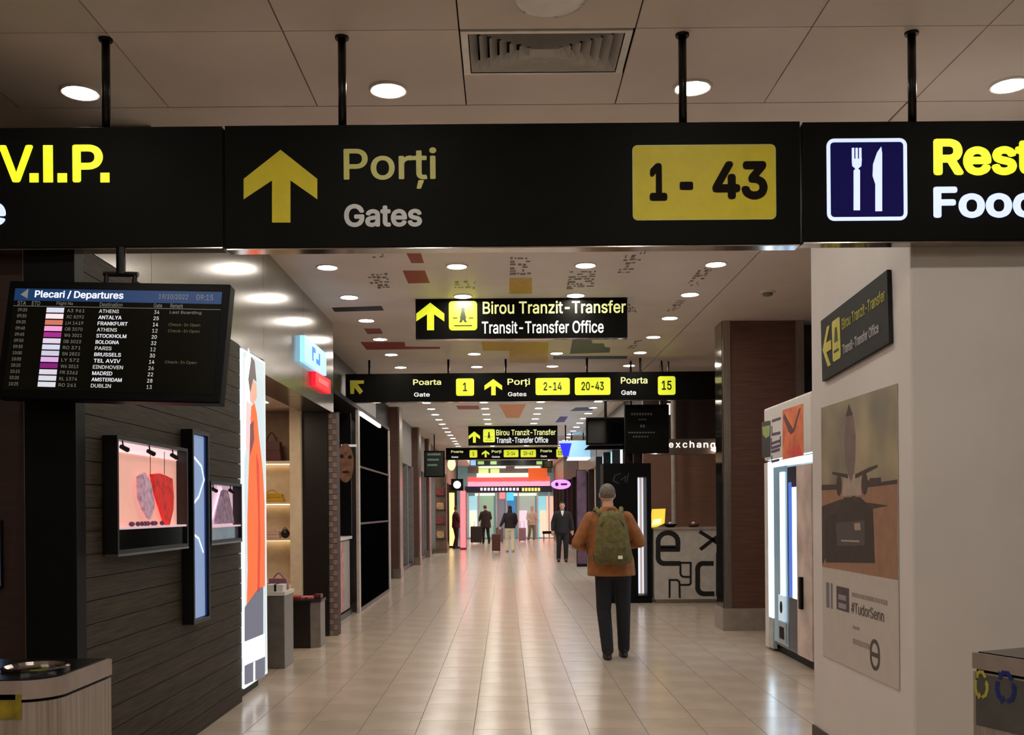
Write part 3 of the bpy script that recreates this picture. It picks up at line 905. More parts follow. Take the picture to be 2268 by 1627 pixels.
cu = [fd.px(x, y) for x, y in ((492, 1084), (502, 1086), (512, 1130), (516, 1158), (476, 1160), (480, 1138))]
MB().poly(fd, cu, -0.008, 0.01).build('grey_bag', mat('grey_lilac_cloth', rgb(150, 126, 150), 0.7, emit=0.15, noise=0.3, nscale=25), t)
mb = MB()
mb.stroke(fd, [fd.px(470, 1150), fd.px(490, 1078), fd.px(514, 1150)], 0.014, -0.01, 0.0)
mb.build('white_strap', glow('strap_white', 240, 226, 236, 0.8), t)

# ------------------------------------------------------------------ orange poster light box at the corner
lb = leftside(WXL + 0.012)
LY0, LY1 = 7.87, 8.635
t = thing('poster_light_box', (WXL, 8.25, 0.1), 'tall bright poster light box with a figure in an orange coat at the wall corner', 'light box')
MB().fbox(lb, LY0, 0.10, LY1, 2.80, -0.06, 0.0).build('housing', mat('white_edge', rgb(235, 238, 240), 0.4, emit=1.2, ecol=rgb(240, 245, 250), noise=0), t)
MB().fbox(lb, LY0 + .04, 0.12, LY1 - .02, 2.78, 0.0, 0.002).build('print_ground', glow('poster_ground', 186, 202, 208, 0.95), t)
def pp(lst, m, nm, n):
    MB().pxpoly(lb, lst, 0.002, 0.002 + n).build(nm, m, t)
pp([(541, 800), (550, 770), (556, 800), (550, 960), (541, 1010)], glow('poster_white', 246, 250, 250, 1.1), 'print_highlight', 0.001)
pp([(556, 900), (563, 892), (568, 915), (572, 960), (577, 1000), (582, 1050), (585, 1110), (586, 1200), (586, 1296), (578, 1304), (566, 1308), (556, 1326), (546, 1340), (548, 1260), (547, 1160), (549, 1080), (551, 1020), (553, 960)], glow('poster_orange', 246, 96, 44, 1.0), 'print_coat', 0.0014)
pp([(566, 1000), (573, 1030), (576, 1200), (574, 1310), (569, 1310), (571, 1150)], glow('poster_dark_orange', 196, 60, 36, 0.9), 'print_coat_fold', 0.0018)
pp([(541, 1345), (572, 1300), (582, 1300), (582, 1404), (541, 1420)], glow('poster_grey', 92, 96, 112, 0.9), 'print_trousers', 0.0018)
pp([(541, 1422), (586, 1402), (586, 1452), (541, 1472)], glow('poster_white', 246, 250, 250, 1.1), 'print_caption_band', 0.0020)
pp([(541, 1474), (586, 1454), (586, 1498), (541, 1516)], glow('poster_grey', 92, 96, 112, 0.9), 'print_footer', 0.0018)
pp([(560, 1466), (564, 1464), (564, 1506), (560, 1509)], glow('poster_white', 246, 250, 250, 1.1), 'print_footer_mark', 0.0026)
pp([(552, 860), (558, 840), (567, 850), (568, 880), (560, 896), (553, 885)], glow('poster_skin', 214, 160, 140, 0.9), 'print_face', 0.0018)
pp([(549, 840), (556, 790), (563, 800), (567, 845), (560, 838), (553, 870)], glow('poster_hair', 96, 84, 84, 0.9), 'print_hair', 0.0022)
pp([(545, 885), (553, 895), (556, 960), (548, 1000), (543, 985)], glow('poster_cloth', 214, 188, 196, 0.9), 'print_shawl', 0.0012)
pp([(553, 940), (561, 930), (562, 975), (553, 1010)], glow('poster_shadow', 110, 60, 60, 0.9), 'print_hand_shadow', 0.0022)

# ------------------------------------------------------------------ shop behind the opening
sw = struct(MB().box(X_L, 12.22, 0, -2.44, 12.30, 3.28).build('wall_shop', mat('shop_panel_brown', rgb(150, 122, 100), 0.5), loc=(-3, 12.2, 0)))
struct(MB().box(X_L, 8.64, 2.74, -2.11, 12.22, 2.80).build('ceiling_shop', mat('shop_ceiling', rgb(220, 196, 180), 0.6), loc=(-3, 10.4, 2.74)))
t = thing('shop_fill_light', (-2.9, 10.6, 2.73), 'flat warm lamp panel added to light the inside of the open bag shop', 'ceiling light')  # added lamp panel that brightens the shop interior
MB().box(-3.2, 10.1, 2.715, -2.6, 11.1, 2.74).build('rim', M_trim, t)
MB().box(-3.17, 10.13, 2.71, -2.63, 11.07, 2.715).build('diffuser', mat('shop_fill_glow', rgb(255, 230, 200), 0.4, emit=9.0, ecol=(1, 0.80, 0.58, 1), noise=0), t)
t = thing('shelf_unit', (-3.0, 12.05, 0), 'cream lit shelf unit with bags inside the open shop', 'shelf')
M_cream = mat('cream_laminate', rgb(226, 206, 176), 0.5, noise=0.03)
zs = [0.10, 0.65, 1.18, 1.62, 2.11]
MB().box(-3.6, 12.16, 0, -2.56, 12.21, 2.11).build('back_panel', M_cream, t)
MB().box(-2.575, 11.88, 0, -2.44, 12.21, 2.74).build('side_panel', M_cream, t)
MB().box(-3.62, 11.90, 0, -3.6, 12.21, 2.11).build('side_panel', M_cream, t)
for z in zs:
    sh = MB().box(-3.6, 11.90, z - 0.025, -2.577, 12.16, z).build('shelf_board', M_cream, t)
    if z > 0.2:
        MB().box(-3.58, 12.10, z - 0.035, -2.6, 12.13, z - 0.025).build('light_strip', glow('shelf_led', 255, 226, 180, 3.0), sh)
def bag(name, c, w, d, h, m, label, handle=True, group=None):
    t = thing(name, c, label, 'bag', group)
    x, y, z = c
    f = front(y - d / 2)
    MB().poly(f, [(x - w / 2, z), (x + w / 2, z), (x + w * .42, z + h), (x - w * .42, z + h)], -d, 0).build('bag_body', m, t, bevel=0.012)
    MB().fbox(f, x - w * .43, z + h * .55, x + w * .43, z + h, 0, 0.006).build('flap', m, t)
    if handle:
        pts = [(x - w * .25 + w * .5 * k / 8, y, z + h + h * .45 * math.sin(math.pi * k / 8)) for k in range(9)]
        MB().tube(pts, 0.007, 8).build('handle', m, t)
    return t
M_yb, M_rb, M_kb, M_pb = mat('mustard_leather', rgb(206, 160, 40), 0.45), mat('dark_red_leather', rgb(82, 28, 26), 0.45), mat('black_leather', rgb(20, 18, 18), 0.35), mat('pale_pink_leather', rgb(226, 190, 178), 0.45)
bag('hand_bag', (-2.82, 12.02, 1.62), 0.30, 0.12, 0.10, M_yb, 'mustard yellow handbag on the lit middle shelf')
bag('hand_bag', (-2.82, 12.02, 2.11), 0.26, 0.14, 0.24, M_rb, 'dark red handbag on top of the cream shelf unit')
bag('hand_bag', (-2.80, 12.02, 1.18), 0.16, 0.10, 0.09, M_pb, 'pale beige handbag beside a black pouch on the shelf', True)
t = thing('round_pouch', (-2.66, 12.0, 1.18), 'small round black pouch on the lit shelf', 'pouch')
MB().ell((-2.66, 12.0, 1.235), 0.055, 0.05, 0.055).build('pouch_body', M_kb, t, smooth=True)
MB().tube([(-2.69, 12.0, 1.285), (-2.66, 11.99, 1.31), (-2.63, 12.0, 1.285)], 0.005, 6).build('drawstring', M_kb, t)

# pedestals before the shop
def prism(mb, cx, cy, pts, z0, z1):
    k = len(pts)
    mb.add([(cx + x, cy + y, z) for z in (z0, z1) for x, y in pts], [tuple(reversed(range(k))), tuple(range(k, 2 * k))] + [(i, (i + 1) % k, k + (i + 1) % k, k + i) for i in range(k)])
    return mb
M_ped = mat('pedestal_dark', rgb(24, 17, 15), 0.35)
M_pedg = mat('pedestal_grey', rgb(128, 122, 116), 0.3, metal=0.5)
t = thing('display_pedestal', (-2.26, 11.05, 0), 'short dark pedestal with grey metal side holding red goods before the shop', 'pedestal')
MB().box(-2.43, 10.90, 0.0, -2.15, 11.25, 0.50).build('body', M_ped, t, bevel=0.006)
prism(MB(), 0, 0, [(-2.148, 10.905), (-2.05, 10.97), (-2.05, 11.25), (-2.148, 11.25)], 0.0, 0.50).build('side_panel', M_pedg, t)
prism(MB(), 0, 0, [(-2.44, 10.88), (-2.14, 10.88), (-2.04, 10.955), (-2.04, 11.26), (-2.44, 11.26)], 0.50, 0.53).build('top_plate', M_kb, t)
t = thing('display_pedestal', (-2.21, 9.7, 0), 'grey metal pedestal with pale boxes before the shop, beside the orange poster', 'pedestal')
MB().box(-2.42, 9.50, 0.0, -2.12, 9.90, 0.70).build('body', M_pedg, t, bevel=0.006)
MB().box(-2.43, 9.48, 0.70, -2.11, 9.91, 0.735).build('top_plate', M_trim, t)
for i, (x, y, w, d, h, m, lb_) in enumerate(((-2.36, 11.05, .14, .2, .035, mat('crimson_leather', rgb(150, 40, 52), 0.4), 'flat crimson wallet lying on the dark pedestal'), (-2.20, 11.05, .13, .18, .03, mat('rose_leather', rgb(196, 104, 110), 0.4), 'flat rose wallet lying on the dark pedestal'), (-2.10, 11.12, .08, .14, .05, mat('maroon_leather', rgb(96, 26, 34), 0.4), 'small maroon wallet at the edge of the dark pedestal'))):
    w_ = thing('wallet', (x, y, 0.53), lb_, 'wallet')
    MB().box(x - w / 2, y - d / 2, .53, x + w / 2, y + d / 2, .53 + h).build('cover', m, w_, bevel=0.008)
    MB().box(x - w * .1, y - d / 2 - .004, .53 + h * .3, x + w * .1, y - d / 2, .53 + h * .8).build('clasp', M_chrome, w_)
t = thing('gift_box', (-2.21, 9.62, 0.735), 'white box with a black lid stripe on the grey pedestal', 'box')
MB().box(-2.30, 9.54, .735, -2.14, 9.70, .80).build('box_body', M_trim, t, bevel=0.004)
MB().box(-2.225, 9.535, .735, -2.205, 9.705, .803).build('ribbon', M_kb, t)
bag('hand_bag', (-2.24, 9.80, 0.735), 0.20, 0.10, 0.11, mat('mauve_leather', rgb(150, 100, 120), 0.4), 'small mauve handbag behind the white box on the grey pedestal')

# dark panel and mosaic pillar that end the shop
struct(MB().box(-2.44, 11.96, 0, -2.135, 12.21, 2.70).build('trim_4', mat('dark_shop_end', rgb(22, 15, 12), 0.4), loc=(-2.3, 12, 0)))
mp = struct(MB().box(-2.133, 12.01, 0, -2.03, 12.21, 2.70).build('trim_5', mat('mosaic_bed', rgb(70, 54, 48), 0.6), loc=(0, 0, 0)))
mts = [mat('mosaic_a', rgb(140, 124, 116), 0.5), mat('mosaic_b', rgb(112, 96, 92), 0.4)]
mms = []
for m in mts:
    me = MB().box(-0.024, -0.006, -0.03, 0.024, 0.006, 0.03).mesh('mosaic_tile')
    me.materials.append(m)
    mms.append(me)
for r in range(41):
    for c in range(2):
        put('mosaic_tile', mms[(r + c) % 2], (-2.107 + 0.051 * c, 12.006, 0.035 + r * 0.0655), mp)

# signs on the metal fascia
ff = leftside(WXL + 0.002)
t = thing('shop_sign', ff.p(10.7, 3.0), 'glowing pale blue letter sign on the grey metal fascia', 'sign')
MB().pxpoly(ff, [(664, 742), (713, 783), (713, 832), (664, 800)], 0.0, 0.05).build('sign_tray', glow('sky_tray', 150, 214, 250, 1.1), t)
mb = MB()
A = [ff.px(*p) for p in ((667, 752), (710, 786), (710, 818), (667, 794))]
y0_, y1_ = A[0][0], A[1][0]
z0_, z1_ = A[3][1], A[0][1]
w = (y1_ - y0_) / 4
hh = z1_ - z0_
for i, segs in ((1, [(.3, .25), (.3, .8), (.75, .8)]), (2, [(.1, .3), (.7, .3), (.7, .75)])):
    mb.stroke(ff, [(y0_ + (i + u) * w, z0_ + v * hh) for u, v in segs], 0.05, 0.05, 0.056)
mb.build('letters', glow('sky_letter', 40, 110, 190, 0.9), t)
t = thing('shop_sign', ff.p(11.2, 2.85), 'small glowing red sign on the fascia below the pale blue letter sign', 'sign')
MB().pxpoly(ff, [(689, 822), (723, 842), (723, 872), (689, 853)], 0.0, 0.05).build('sign_face', glow('red_face', 236, 20, 40, 1.0), t)
MB().pxpoly(ff, [(695, 834), (717, 847), (717, 858), (695, 845)], 0.05, 0.055).build('red_mark', glow('red_mark', 255, 90, 90, 1.0), t)

# ------------------------------------------------------------------ black shop beyond
XS = -2.16
t = thing('black_shopfront', (XS, 15.5, 0), 'black clothes shop front with white posts beyond the mosaic pillar', 'shopfront')
fb = leftside(XS)
MB().box(-2.9, 12.32, 3.06, -2.46, 19.0, HC - .004).build('header', mat('shop_header_dark', rgb(26, 25, 26), 0.3), t)
MB().box(-2.62, 14.85, 0.0, -2.50, 18.55, 3.06).build('interior_wall', M_black, t)
MB().box(X_L + .02, 12.32, 0.0, X_L + .06, 18.9, 3.06).build('back_wall', M_black, t)
MB().box(-2.46, 12.6, 3.0, XS, 18.66, 3.06).build('head_rail', M_black, t)
MB().box(-2.2, 14.66, 0.0, XS, 14.82, 3.0).build('post', mat('shop_post', rgb(196, 186, 178), 0.3), t)
MB().box(-2.2, 18.50, 0.0, XS, 18.66, 3.0).build('post', MATS['shop_post'], t)
MB().box(-2.19, 14.82, 0.06, -2.18, 18.5, 3.0).build('glass', mat('black_glass', rgb(5, 5, 6), 0.3, noise=0, spec=0.0), t)
MB().box(-2.2, 14.82, 0.0, XS, 18.5, 0.06).build('plinth', M_blackm, t)
for z in (1.3, 2.15):
    MB().box(-2.195, 14.82, z, -2.165, 18.5, z + .03).build('glazing_bar', M_blackm, t)
MB().box(-2.2, 14.85, 2.94, -2.14, 17.2, 2.99).build('light_tube', glow('tube_white', 255, 244, 230, 2.2), t)
MB().box(-2.5, 12.32, 0.0, -2.2, 12.6, 3.06).build('return_wall', M_black, t)
# large face print on black panel, display table with folded clothes
f3 = front(14.2)
t = thing('shop_poster', at_depth(775, 1075, 14.2), 'brown tinted face print on a black board in the black shop', 'poster')
MB().box(-2.9, 14.2, 1.16, -2.2, 14.25, 2.9).build('board', M_black, t)
c_ = f3.px(765, 1025)
pf = mat('print_brown', rgb(122, 84, 62), 0.6, emit=0.15, noise=0.3, nscale=9)
MB().disc(f3, c_[0], c_[1], .12, .28, 0.0, .004).build('print_face', pf, t)
mb = MB()
for x, y in ((757, 1010), (775, 1012)):
    a, b = f3.px(x, y)
    mb.disc(f3, a, b, .03, .03, .004, .006, 12)
a, b = f3.px(766, 1045)
mb.disc(f3, a, b, .055, .02, .004, .006, 12)
mb.build('print_features', mat('print_dark', rgb(40, 22, 16), 0.6), t)
MB().pxbox(f3, 755, 984, 790, 989, .001, .003).build('caption_bar', glow('poster_text', 200, 196, 190, 0.6), t)
t = thing('glass_counter', (-2.32, 13.5, 0), 'pale glass fronted counter with pink goods at the black shop entrance', 'counter')
MB().box(-2.6, 12.7, 0.0, -2.25, 14.5, 0.08).build('plinth', M_blackm, t)
MB().box(-2.6, 12.72, 0.08, -2.30, 14.48, 1.10).build('body', mat('counter_grey', rgb(150, 144, 140), 0.4, noise=0.1), t)
MB().box(-2.30, 12.72, 0.10, -2.27, 13.35, 1.08).build('front_panel', mat('counter_panel', rgb(176, 170, 166), 0.3), t)
MB().box(-2.30, 13.36, 0.10, -2.27, 13.95, 1.08).build('front_panel', mat('counter_pink', rgb(206, 140, 136), 0.4, noise=0.25, nscale=8), t)
MB().box(-2.30, 13.96, 0.10, -2.27, 14.46, 1.08).build('front_panel', MATS['counter_panel'], t)
MB().box(-2.62, 12.68, 1.10, -2.24, 14.52, 1.14).build('counter_top', M_trim, t)

# ------------------------------------------------------------------ columns on the left, further on
def column(x0, x1, y, depth, label):
    t = thing('column', ((x0 + x1) / 2, y + depth / 2, 0), label, 'column')
    MB().box(x0 + .04, y, 0.22, x1 - .04, y + depth, HC - .004).build('shaft', M_brown, t)
    for xa, xb in ((x0, x0 + .04), (x1 - .04, x1)):
        MB().box(xa, y - .01, 0.22, xb, y + depth + .01, HC - .004).build('corner_strip', M_steel, t)
    MB().box(x0 - .01, y - .02, 0.0, x1 + .01, y + depth + .02, 0.22).build('plinth', M_steel, t)
column(-2.75, -2.33, 22.0, 0.6, 'brown column with steel corners beyond the black shop')
column(-2.85, -2.36, 27.4, 0.6, 'brown steel cornered column before the pale lit shop on the left')
column(-2.86, -2.42, 31.8, 0.6, 'far brown column beside the dark hanging board')
# ------------------------------------------------------------------ poster on the white block
wp = rightside(WXR - 0.002)
A_ = wp.px(1820, 897)
B_ = wp.px(1993, 1528)
p0, p1 = A_[0], B_[0]
zt, zb = wp.px(1991, 848)[1], wp.px(1993, 1528)[1]
zm = wp.px(1991, 1284)[1]
t = thing('wall_poster', wp.p((p0 + p1) / 2, zb), 'tall poster of an airliner behind a black suitcase on the white wall', 'poster')
MB().fbox(wp, p0, zb, p1, zt, 0, 0.004).build('sheet', mat('poster_paper', rgb(190, 180, 170), 0.5, noise=0.02), t)
def Q(u, v):                                  # u across, v down the whole sheet
    return p0 + u * (p1 - p0), zt + v * (zb - zt)
vm = (zt - zm) / (zt - zb)
def PQ(name, pts, m, n):
    MB().poly(wp, [Q(u, v * vm) for u, v in pts], 0.004, 0.004 + n).build(name, m, t)
def sky_material():
    m = bpy.data.materials.new('print_dusk_sky')
    m.use_nodes = True
    nt = m.node_tree
    b = nt.nodes['Principled BSDF']
    b.inputs['Roughness'].default_value = 0.45
    nz = nt.nodes.new('ShaderNodeTexNoise')
    nz.inputs['Scale'].default_value = 1.8
    tc = nt.nodes.new('ShaderNodeTexCoord')
    rp = nt.nodes.new('ShaderNodeValToRGB')
    rp.color_ramp.elements[0].color = rgb(120, 112, 98)
    rp.color_ramp.elements[0].position = 0.35
    rp.color_ramp.elements[1].color = rgb(176, 160, 126)
    rp.color_ramp.elements[1].position = 0.62
    nt.links.new(tc.outputs['Object'], nz.inputs['Vector'])
    nt.links.new(nz.outputs['Fac'], rp.inputs['Fac'])
    nt.links.new(rp.outputs['Color'], b.inputs['Base Color'])
    return m
K1, K2, K3, K4 = mat('print_apron', rgb(152, 112, 88), 0.5), mat('print_plane', rgb(118, 98, 92), 0.5), mat('print_black_case', rgb(70, 60, 58), 0.6, spec=.2), mat('print_dark_plane', rgb(64, 50, 44), 0.5)
K5 = mat('print_light', rgb(168, 150, 136), 0.5)
PQ('print_sky', [(0, 0), (1, 0), (1, .52), (0, .52)], sky_material(), 0.0008)
PQ('print_apron', [(0, .5), (1, .5), (1, 1), (0, 1)], K1, 0.0009)
PQ('print_treeline', [(0, .485), (.3, .49), (.3, .52), (0, .52)], K4, 0.0012)
PQ('print_treeline', [(.62, .485), (.68, .48), (.68, .47), (.82, .47), (.82, .495), (1, .488), (1, .51), (.62, .52)], K4, 0.0012)
PQ('print_fuselage', [(.42, .03), (.47, .09), (.51, .22), (.5, .36), (.48, .43), (.44, .48), (.40, .43), (.36, .36), (.35, .22), (.38, .09)], K2, 0.0014)
PQ('print_tail_tip', [(.42, .03), (.47, .09), (.46, .10), (.39, .10), (.38, .09)], K4, 0.0016)
PQ('print_wing', [(.17, .41), (.4, .435), (.4, .46), (.17, .425)], K4, 0.0016)
PQ('print_wing', [(.5, .44), (.68, .41), (.78, .40), (.78, .415), (.5, .465)], K4, 0.0016)
for u in (.27, .62):
    MB().poly(wp, [(Q(u + .04 * math.cos(k * .524), (.495 + .065 * math.sin(k * .524)) * vm)) for k in range(12)], .004, .0058).build('print_engine', K4, t)
PQ('print_undercarriage', [(.34, .44), (.56, .44), (.58, .56), (.32, .56)], K5, 0.0012)
PQ('print_case_shadow', [(0, .62), (.3, .58), (.62, .60), (.9, .62), (.7, .64), (.4, .66), (0, .99)], K4, 0.0014)
PQ('print_suitcase', [(.22, .66), (.34, .57), (.56, .57), (.72, .64), (.74, .93), (.06, .97), (.06, .70)], K3, 0.0018)
PQ('print_suitcase_panel', [(.22, .72), (.62, .70), (.62, .84), (.24, .86)], mat('print_case_panel', rgb(78, 70, 70), 0.5), 0.0021)
PQ('print_suitcase_tag', [(.48, .72), (.56, .715), (.57, .755), (.49, .76)], K5, 0.0024)
PQ('print_suitcase_strap', [(.3, .82), (.55, .815), (.55, .825), (.3, .83)], K5, 0.0024)
PQ('print_handle', [(.45, .56), (.52, .57), (.56, .61), (.50, .60)], K4, 0.0022)
def T(s, u0, v0, u1, v1, m, nm, bold=0.008):
    a, b = Q(u0, v1)
    c, d = Q(u1, v0)
    MB().text(wp, s, a, b, c, d, 0.0052, bold).build(nm, m, t)
K6 = mat('print_ink_brown', rgb(92, 80, 76), 0.5)
a, b = Q(.22, .795)
c_, d = Q(.40, .705)
MB().fbox(wp, a, b, c_, d, .004, .0052).build('print_badge', mat('print_badge_dark', rgb(74, 62, 70), 0.5), t)
a, b = Q(.06, .80)
c_, d = Q(.11, .70)
MB().fbox(wp, a, b, c_, d, .004, .005).fbox(wp, a + .09, b, c_ + .06, d, .004, .005).build('print_badge_edge', mat('print_slate', rgb(112, 110, 120), 0.5), t)
mb = MB()
for k in range(2):
    a, b = Q(.25, .755 + k * .032)
    c_, d = Q(.36, .735 + k * .032)
    mb.fbox(wp, a, b, c_, d, .0052, .006)
mb.build('print_badge_lines', mat('print_slate_light', rgb(150, 140, 144), 0.5), t)
mb = MB()
for k in range(16):
    a, b = Q(.44 + k * .028, .732)
    c_, d = Q(.44 + k * .028 + .02, .716)
    mb.fbox(wp, a, b, c_, d, .004, .005)
mb.build('print_caption_marks', mat('print_grey_brown', rgb(140, 128, 120), 0.5), t)
T('#TudorSenn', .43, .752, .84, .792, K6, 'lettering', 0.004)
mb = MB()
for k in range(3):
    a, b = Q(.45 + k * .03, .85)
    c_, d = Q(.475 + k * .03, .838)
    mb.fbox(wp, a, b, c_, d, .004, .005)
for k in range(8):
    a, b = Q(.45 + k * .028, .905)
    c_, d = Q(.47 + k * .028, .885)
    mb.fbox(wp, a, b, c_, d, .004, .005)
mb.build('print_small_marks', mat('print_grey_brown', rgb(140, 128, 120), 0.5), t)
ca, cb = Q(.73, .915)
MB().ring(wp, ca - .07, cb - .085, ca + .07, cb + .085, .069, .022, .004, .006, 8).fbox(wp, ca - .05, cb - .012, ca + .05, cb + .012, .004, .0058).build('print_round_mark', mat('print_dark_mark', rgb(70, 62, 60), 0.5), t)

# ------------------------------------------------------------------ drinks machine behind the white block
XV = 2.80
fv = rightside(XV)
yv0, yv1 = 9.02, 10.64
t = thing('vending_machine', (XV + .4, (yv0 + yv1) / 2, 0), 'white vending machine with bright white light strips and orange header picture', 'vending machine')
M_vw = mat('machine_white', rgb(214, 210, 204), 0.35, noise=0.02)
LED = glow('machine_led', 205, 236, 255, 4.5)
MB().box(XV + .02, yv0, 0.08, XV + .85, yv1, 1.93).build('cabinet', mat('machine_body', rgb(150, 150, 150), 0.4), t, bevel=0.01)
MB().box(XV + .05, yv0 + .05, 0.0, XV + .80, yv1 - .05, 0.08).build('kick_plate', M_black, t)
def V(y0, z0, y1, z1, n0, n1):
    return MB().fbox(fv, -y1, z0, -y0, z1, n0, n1)
V(yv1 - .12, .02, yv1 + .02, 1.98, -.06, 0.02).build('side_pillar', M_vw, t, bevel=0.01)
V(yv1 - .27, .35, yv1 - .125, 1.92, -.03, 0.012).build('light_strip', LED, t)
V(yv1 - .27, .03, yv1 - .125, .35, -.03, 0.012).build('lower_strip', mat('machine_grey_white', rgb(180, 184, 182), 0.35), t)
V(yv0, 1.93, yv1 - .12, 1.985, -.04, 0.015).build('top_light_bar', LED, t)
V(9.85, .12, yv1 - .28, 1.92, -.02, 0.004).build('glass_door', mat('machine_glass', rgb(122, 146, 158), 0.08, noise=0.1, nscale=3, emit=0.25, ecol=rgb(130, 160, 176)), t)
V(9.92, .55, 10.06, 1.86, 0.004, 0.02).build('light_strip', glow('machine_led_soft', 190, 222, 255, 1.6), t)
V(9.90, .36, 10.12, .62, 0.004, 0.025).build('payment_panel', mat('machine_panel', rgb(190, 210, 222), 0.3, emit=0.5, ecol=rgb(200, 225, 240), noise=0), t)
MB().disc(fv, -10.01, .50, .035, .06, .025, .032).build('coin_button', M_black, t)
V(9.88, .14, 10.16, .34, 0.004, 0.02).build('delivery_flap', mat('machine_flap', rgb(170, 180, 178), 0.35), t)
V(9.94, .18, 10.10, .30, 0.02, 0.023).build('flap_window', M_black, t)
V(9.50, .10, 9.84, 1.90, -.02, 0.002).build('product_window', mat('machine_dark_glass', rgb(36, 42, 56), 0.08, noise=0, emit=0.05), t)
V(9.52, .62, 9.68, 1.70, 0.002, 0.006).build('lit_products', glow('machine_blue_white', 180, 220, 255, 2.5), t)
V(9.70, .62, 9.80, 1.75, 0.002, 0.005).build('blue_side_light', glow('machine_blue', 60, 96, 190, 1.0), t)
V(yv0, .10, 9.48, 1.90, -.02, 0.02).build('near_panel', mat('machine_pinkish', rgb(206, 186, 176), 0.35, noise=0.15, nscale=4), t)
V(9.28, .55, 9.34, .85, 0.02, 0.05).build('door_handle', M_black, t)
hd = V(yv0, 2.0, yv1 + .01, 2.56, -.05, 0.02).build('header_board', M_vw, t, bevel=0.02)
def hp(pts, m, nm, n):
    MB().pxpoly(fv, pts, 0.02, 0.02 + n).build(nm, m, hd)
hp([(1691, 934), (1711, 931), (1711, 1011), (1692, 1014)], mat('header_black', rgb(44, 44, 42), 0.4), 'header_black_panel', .002)
hp([(1693, 945), (1710, 941), (1709, 965), (1701, 970), (1694, 962)], mat('header_green', rgb(150, 170, 96), 0.4), 'header_green_leaf', .003)
hp([(1738, 908), (1784, 893), (1785, 1008), (1738, 1018)], mat('header_orange', rgb(226, 112, 66), 0.4, noise=0.2, nscale=5), 'header_orange_picture', .002)
hp([(1742, 915), (1762, 950), (1775, 905), (1779, 903), (1764, 955), (1757, 962), (1751, 955), (1740, 925)], mat('header_maroon', rgb(92, 34, 40), 0.4), 'header_branch', .003)
hp([(1748, 1000), (1775, 985), (1783, 1006), (1760, 1012)], mat('header_red', rgb(214, 70, 70), 0.4), 'header_fruit', .003)
mb = MB()
for pts in ([(1715, 932), (1733, 926)], [(1714, 945), (1714, 962), (1732, 958)], [(1713, 972), (1713, 992), (1732, 986)], [(1713, 982), (1731, 976)], [(1733, 968), (1733, 985)], [(1713, 1000), (1731, 995)], [(1714, 1010), (1714, 1022), (1730, 1018)]):
    mb.stroke(fv, [fv.px(*p) for p in pts], 0.028, 0.02, 0.023)
mb.build('header_letter_strokes', mat('header_violet', rgb(84, 62, 92), 0.4), hd)

# ------------------------------------------------------------------ large column
t = thing('column', (3.18, 12.6, 0), 'big dark brown column with polished steel edges beside the vending machine', 'column')
MB().box(2.775, 12.20, .27, 3.58, 12.6, HC - .004).build('shaft', M_brown, t)
MB().box(2.69, 12.19, .27, 2.775, 12.62, HC - .004).build('edge_strip', M_steel, t)
MB().box(2.675, 12.22, .27, 2.69, 12.60, HC - .004).build('mirror_side', mat('mirror_steel', rgb(150, 142, 132), 0.1, metal=1.0, noise=0.12, nscale=9), t)
MB().box(3.58, 12.19, .27, 3.68, 12.62, HC - .004).build('edge_strip', M_steel, t)
MB().box(2.655, 12.15, 0, 3.70, 12.64, .27).build('plinth', mat('plinth_grey', rgb(150, 140, 130), 0.35), t)
t = thing('glass_post', (3.85, 12.6, 0), 'dark reflective glass post between the brown column and the white wall', 'post')
MB().box(3.77, 12.5, 0, 4.2, 12.7, HC - .004).build('glass_panel', mat('post_glass', rgb(60, 56, 56), 0.1, metal=0.6), t)
MB().box(3.73, 12.48, 0, 3.77, 12.72, HC - .004).build('edge_trim', M_steel, t)
MB().box(3.72, 12.46, 2.9, 4.2, 12.48, 2.94).build('clamp_bar', M_chrome, t)

# ------------------------------------------------------------------ exchange kiosk
DK = 15.8
fk = front(DK)
kw = struct(MB().box(2.45, 17.6, 0, X_R, 17.7, HC).build('wall_exchange', mat('kiosk_brown', rgb(150, 112, 94), 0.45, noise=0.06, nscale=3, stretch=(1, 1, 10)), loc=(3.4, 17.6, 0)))
struct(MB().box(2.45, 17.55, 2.72, X_R, 17.6, HC).build('trim_6', mat('kiosk_dark_band', rgb(48, 36, 34), 0.5), loc=(3.4, 17.6, 2.7)))
t = thing('exchange_counter', (2.9, DK + .3, 0), 'grey exchange counter front with large black letter shapes', 'counter')
a0, b0, a1, b1 = fk.rect(1449, 1168, 1640, 1336)
MB().box(a0, DK, .06, 3.9, DK + .55, b1 - .03).build('body', mat('counter_stone', rgb(190, 186, 178), 0.45, noise=0.05), t)
MB().box(a0 - .02, DK - .03, b1 - .03, 3.92, DK + .6, b1).build('counter_top', mat('counter_top_grey', rgb(164, 152, 142), 0.3), t)
MB().box(a0 + .02, DK + .02, 0, 3.9, DK + .53, .06).build('plinth', M_steel, t)
mk = mat('counter_black_print', rgb(16, 16, 16), 0.5)
zx = lambda x, y: fk.px(1430 + x / 7.074, 1120 + y / 7.074)
def arc(cx, cy, rx, ry, t0, t1, n=10):
    return [(cx + rx * math.cos(math.radians(t0 + (t1 - t0) * i / n)), cy + ry * math.sin(math.radians(t0 + (t1 - t0) * i / n))) for i in range(n + 1)]
W1 = 75 / 7.074 * DK / FPX
def glyph(name, lines):
    mb = MB()
    for pts, w in lines:
        mb.stroke(fk, [zx(*p) for p in pts], W1 * w, 0.0, 0.003)
    mb.build(name, mk, t)
glyph('letter_e', [([(200, 680), (505, 680)] + arc(350, 560, 155, 140, 0, -180) + [(195, 800)] + arc(290, 800, 95, 100, 180, 90, 6) + [(520, 900)], 1.0), ([(200, 640), (460, 640)], 0.6)])
